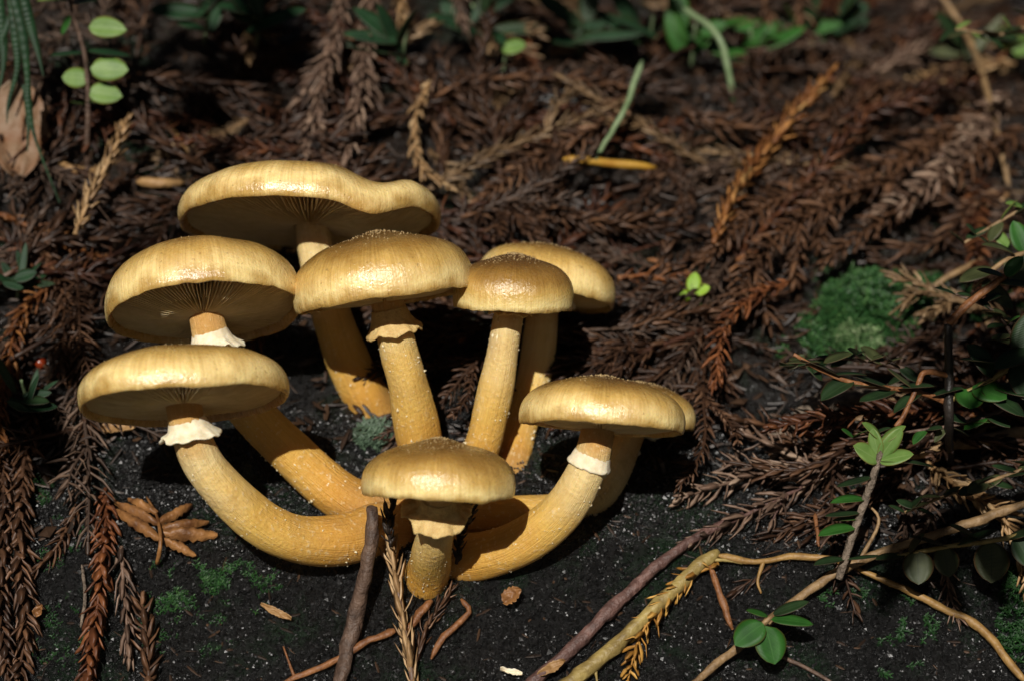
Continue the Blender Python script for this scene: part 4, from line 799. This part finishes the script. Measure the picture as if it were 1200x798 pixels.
plant('seedling', 'tiny lime green leaflet sprouting from the brown litter', [[(815, 362, d2 - .2, 2), (814, 350, d2 - 1.2, 2), (812, 340, d2 - 1.7, 2)]],
      [(811, 344, d2 - 1.7, (.15, .95, .2), (0, .3, 1), 27, 19, 'lime'), (813, 344, d2 - 1.7, (.85, .35, .2), (0, .4, 1), 22, 15, 'lime'), (810, 348, d2 - 1.6, (-.9, .15, .3), (0, .4, 1), 19, 15, 'lime'), (815, 350, d2 - 1.3, (.7, -.5, .4), (0, .7, .8), 24, 14, 'leafb')], 'seedling', 'grass')
d3 = gd(600, 88)
plant('seedling', 'seedling with a round green leaf on the dark far bank', [[(590, 85, d3, 2), (592, 65, d3 - .6, 2), (594, 55, d3 - .8, 2)]], [(588, 58, d3 - .8, (1, .1, .3), (0, .5, 1), 36, 26, 'leafp'), (594, 56, d3 - .8, (-.6, .7, 0), (0, .8, .5), 34, 22, 'fern')], 'seedling', 'grass')
rr = random.Random(21)
FAR = [(470, 60, 'fern', 'seedling of narrow dark leaves behind the hanging twigs'), (680, 40, 'fern', 'feathery dark green plant on the far bank behind the grass node'), (760, 45, 'fern', 'low green plant on the far bank by the green node'), (810, 55, 'leafb', 'bright green plant at the bent grass stalk'), (880, 60, 'leafb', 'broad leaved green plant beyond the bent grass stalk'), (930, 40, 'leafb', 'tuft of green straps behind the orange feathery twig'), (980, 30, 'fern', 'dark green plant near the top of the feathery twig'), (1130, 60, 'leafo', 'olive leaved plant behind the pale jointed stalk'), (1185, 60, 'leafp', 'yellow green plant beyond the pale jointed stalk'), (300, 30, 'fern', 'dark leafed plant above the hanging twigs'), (240, 25, 'fern', 'shadowed plant on the bank above the tallest cap'), (560, 30, 'fern', 'shadowed plant above the round green leaf'), (20, 330, 'fern', 'dark green leaves peering out above the red berry'), (30, 470, 'fern', 'dark strap leaves below the red berry')]
for (x, y, mt, lab) in FAR:
    d = gd(x, y + 25) - (1.3 if x > 100 else 0); lv = []
    for q in range(rr.randint(6, 10)):
        a = rr.uniform(0.1, pi - .1); lv.append((x + rr.uniform(-12, 12), y + rr.uniform(-15, 15), d - .6 - rr.random(), (cos(a) * 1.1, sin(a) * .8 - .1, rr.uniform(-.2, .6)), (rr.uniform(-.3, .3), rr.uniform(.3, .9), rr.uniform(.4, 1)), rr.uniform(40, 95) * (.6 if x < 100 else 1), rr.uniform(14, 34) * (.6 if x < 100 else 1), mt if rr.random() < .8 else 'leafd'))
    plant('herb', lab, [[(x, y + 30, d + 1.6, 2.5), (x, y + 22, d + .1, 2.5), (x + 2, y + 5, d - .5, 2.5), (x + rr.uniform(-8, 8), y - 25, d - 1.4, 2)]], lv, 'plant', 'grass')

# dry leaf propped against the bank
def dry_leaf(name, label, c, d, axis_, nrm, L, W, mat, crump=.25, seed=0, cat='leaf', lobes=0):
    mb = MB(); b = P(c[0], c[1], d); ax_ = cdir(*axis_); n_ = cdir(*nrm); sd = ax_.cross(n_).normalized(); n_ = sd.cross(ax_).normalized(); nl, nw = 18, 11; top = []
    for i in range(nl + 1):
        u = i / nl; w = W * PXCM * .5 * max(.04, sin(pi * (u * .94 + .03)) ** .55) * (1 + .4 * noise.noise(V((u * 5, seed, 0))) + .3 * noise.noise(V((u * 17, seed, 0))) + lobes * .35 * sin(u * 40))
        for j in range(nw):
            v = j / (nw - 1) * 2 - 1; q = b + ax_ * L * PXCM * u + sd * w * v
            top.append(q + n_ * (noise.noise(V((u * 3, v * 1.6, seed))) * crump + .12 * abs(v) ** 2 + .03 * noise.noise(V((u * 12, v * 7, seed)))))
    m = len(top); vs_ = top + [p - n_ * .015 for p in top]; fs = []
    for i in range(nl):
        for j in range(nw - 1):
            a = i * nw + j; fs += [(a, a + 1, a + nw + 1, a + nw), (a + m, a + nw + m, a + nw + 1 + m, a + 1 + m)]
        fs += [(i * nw, i * nw + nw, i * nw + nw + m, i * nw + m), (i * nw + 2 * nw - 1, i * nw + nw - 1, i * nw + nw - 1 + m, i * nw + 2 * nw - 1 + m)]
    mb.add(vs_, fs); return mb, b
for lab, c, axx_, nr, L, W, mt, sd in (('large dry leaf, orange and grey, propped up behind the fern frond', (22, 208), (-.05, 1, -.25), (.1, .2, 1), 128, 76, 'dry', 3),
                                     ('tan leaf fragment lying on the litter near the pale stalk', (1062, 122), (.8, .3, .2), (0, .7, 1), 34, 22, 'chip', 6), ('pale dead leaf on the far bank below the round green leaf', (640, 62), (.9, .1, .1), (0, .6, 1), 60, 24, 'chip', 8),
                                     ('grey dead leaf on the far bank beside the pale one', (665, 68), (.9, -.1, .1), (0, .7, 1), 44, 20, 'stone', 9), ('small tan leaf scrap beneath the low flat topped cap', (118, 505), (.9, .1, .2), (0, .8, .7), 44, 20, 'chip', 12), ('yellow curled leaf at the foot of the pale jointed stalk', (1135, 250), (.8, .35, .2), (0, .6, 1), 60, 16, 'chip', 14),
                                     ('tan scrap in the litter behind the central stem', (510, 402), (.9, .1, .1), (0, .6, 1), 40, 18, 'dryo', 15), ('pale green leaf blade edge on the bank above the mossy mound', (1150, 225), (.7, -.2, .2), (0, .6, 1), 50, 26, 'leafo', 17),
                                     ('grey scrap of lichen crust amid the brown twigs', (968, 190), (.3, 1, .1), (0, .4, 1), 42, 24, 'stone', 19), ('orange flake lying on wet humus by the rust twig', (42, 722), (.5, 1, .1), (0, .4, 1), 16, 10, 'dryo', 20), ('tan bark scrap on the humus under the knobby stick', (632, 792), (.8, .5, .2), (0, .6, 1), 36, 12, 'chip', 22),
                                     ('white splinter lying on wet humus beside the purple stick', (586, 785), (1, -.2, .1), (0, .6, 1), 26, 8, 'ring', 23), ('small brown bark flake on humus beyond the moss', (305, 708), (1, -.5, .1), (0, .6, 1), 40, 9, 'chip', 24), ('dark brown seed scale lying below the joined stems', (590, 705), (.7, .5, .2), (0, .6, 1), 26, 20, 'dryo', 26)):
    d = gd(*c) - (1.6 if L > 100 else .3); mb, b = dry_leaf('x', '', c, d, axx_, nr, L, W, mt, .55 if L > 100 else .12, sd); M_ = M[mt]
    if mt == 'leafo': mb.a['lv'] = [(0, .5, 0)] * len(mb.v)
    tag(obj('leaf_scrap' if L < 100 else 'dry_leaf', mb, M_, b), lab, 'leaf')
# curled dry frond on the humus
fb = G(178, 655, .2); th = thing('dry_frond', fb, 'curled orange brown dry fern frond lying on the humus', 'frond'); mb = MB()
rp = [V(v) for v in cr([P(184, 660, gd(184, 660) - .3), P(188, 635, gd(188, 640) - .9), P(184, 605, gd(184, 605) - .7), P(172, 582, gd(172, 582) - .3)], 20)]; tube(mb, rp, [.07 * (1 - .5 * i / 19) for i in range(20)], 7, .3); part('rachis', mb, M['dryo'], th, fb)
for (x0, y0, x1, y1, w, sd) in ((187, 630, 134, 598, 17, 1), (186, 612, 132, 588, 15, 2), (186, 612, 226, 592, 15, 3), (188, 622, 255, 628, 22, 4), (188, 630, 230, 652, 14, 5), (184, 600, 150, 585, 13, 6), (187, 618, 245, 612, 16, 7)):
    a = P(x0, y0, gd(x0, y0) - .75); b = P(x1, y1, gd(x1, y1) - .2); ax_ = (b - a); L = ax_.length; nl = 14; top = []
    n_ = cdir(.1, .5, 1); sdv = ax_.normalized().cross(n_).normalized()
    for i in range(nl + 1):
        u = i / nl
        for j in range(5):
            v = j / 2 - 1; wv = w * PXCM * .5 * (sin(pi * (u * .9 + .08)) ** .6) * (1 + .16 * sin(u * 36)) * .85
            top.append(a + ax_ * u + sdv * wv * v + n_ * (.25 * sin(u * 2.6) - .22 * v * v * wv / .2 + .13 * noise.noise(V((u * 4, v * 1.5, sd))) + .03 * sin(u * 34 + abs(v) * 3)))
    m = len(top); vs_ = top + [p - n_ * .02 for p in top]; fs = []
    for i in range(nl):
        for j in range(4):
            q = i * 5 + j; fs += [(q, q + 1, q + 6, q + 5), (q + m, q + 5 + m, q + 6 + m, q + 1 + m)]
        fs += [(i * 5, i * 5 + 5, i * 5 + 5 + m, i * 5 + m), (i * 5 + 9, i * 5 + 4, i * 5 + 4 + m, i * 5 + 9 + m)]
    mb = MB(); mb.add(vs_, fs); part('leaflet', mb, M['dryo'], th, fb)
# berry
def blob(name, label, cat, c, r, mat, sq=(1, 1, 1), seed=0, bumpy=.05):
    mb = MB(); vs_ = []; fs = []; nu, nv = 20, 12
    for j in range(nv + 1):
        t = pi * j / nv
        for i in range(nu):
            a = 2 * pi * i / nu; d = V((sin(t) * cos(a), sin(t) * sin(a), cos(t))); k = r * (1 + bumpy * noise.noise(d * 2 + V((seed, 0, 0))) - (.25 * exp(-(t / .35) ** 2) if cat == 'berry' else 0))
            vs_.append(c + V((d.x * k * sq[0], d.y * k * sq[1], d.z * k * sq[2])))
    for j in range(nv):
        for i in range(nu): b = (i + 1) % nu; fs.append((j * nu + i, (j + 1) * nu + i, (j + 1) * nu + b, j * nu + b))
    mb.add(vs_, fs); return mb
bc = G(47, 425, .15); bt = thing('berry', bc, 'small shiny red berry lying in the gap between the twigs', 'berry')
part('flesh', blob('berry', '', 'berry', bc, .2, M['berry']), M['berry'], bt, bc); mb = MB(); tube(mb, [bc + V((0, 0, .2)), bc + V((.03, .02, .36)), bc + V((.1, .05, .48))], [.03, .025, .02], 6); part('stalk', mb, M['bark'], bt, bc)
sc = G(640, 118, .1); mb = blob('s', '', 'stone', sc, .9, None, (1.3, .7, .5), 3, .5); tag(obj('stone', mb, M['stone'], sc), 'wet grey stone gleaming in the hollow under the level twig', 'stone')

# ------------------------------------------------------------------ unseen branches beyond the frame, added so their leaves dapple the bank
def shade_branch(label, shaded, t, n, L, W, seed):
    rr = random.Random(seed); tips = []
    for q in range(n):
        (x0, x1, y0, y1) = shaded[q % len(shaded)]; tips.append(G(rr.uniform(x0, x1), rr.uniform(y0, y1), .3) + TOSUN * (t + rr.uniform(-3, 5)))
    c = sum(tips, V((0, 0, 0))) / n; root = c + V((14 if c.x > -5 else -14, 4, 42)); th = thing('unseen_shade_branch', root, label, 'branch')
    main = [V(v) for v in cr([root, root.lerp(c, .5) + V((0, -2, 3)), c], 24)]; mb = MB(); tube(mb, main, [.5 - .3 * i / 23 for i in range(24)], 8, .2); part('stem', mb, M['bark'], th, root)
    for p in tips:
        a = min(main[8:], key=lambda m: (m - p).length + max(0, p.z - m.z)); m2 = MB(); tw = [V(v) for v in cr([a, a.lerp(p, .5) + V((0, 0, .8)), p], 8)]; tube(m2, tw, [.09 - .007 * i for i in range(8)], 5); part('twig', m2, M['bark'], th, root)
        m3 = MB(); d = V((rr.uniform(-1, 1), rr.uniform(-.6, .3), rr.uniform(-.9, .2))); leaf_mb(m3, p, d, (TOSUN + V((rr.uniform(-.5, .5), rr.uniform(-.5, .5), rr.uniform(-.2, .6)))).normalized(), L * rr.uniform(.7, 1.2), W * rr.uniform(.8, 1.2), .15, .15); part('leaf', m3, M['leafd'], th, root)
shade_branch('unseen leafy branch shading the shrub shoots', [(1010, 1230, 400, 500), (1050, 1230, 570, 670)], 56, 26, 2.0, 1.0, 3)
shade_branch('unseen leafy branch added to shade the bank by the tallest cap and hanging twigs', [(180, 330, 20, 130), (560, 800, -20, 50), (-20, 70, 400, 540)], 56, 33, 2.6, 1.4, 4)
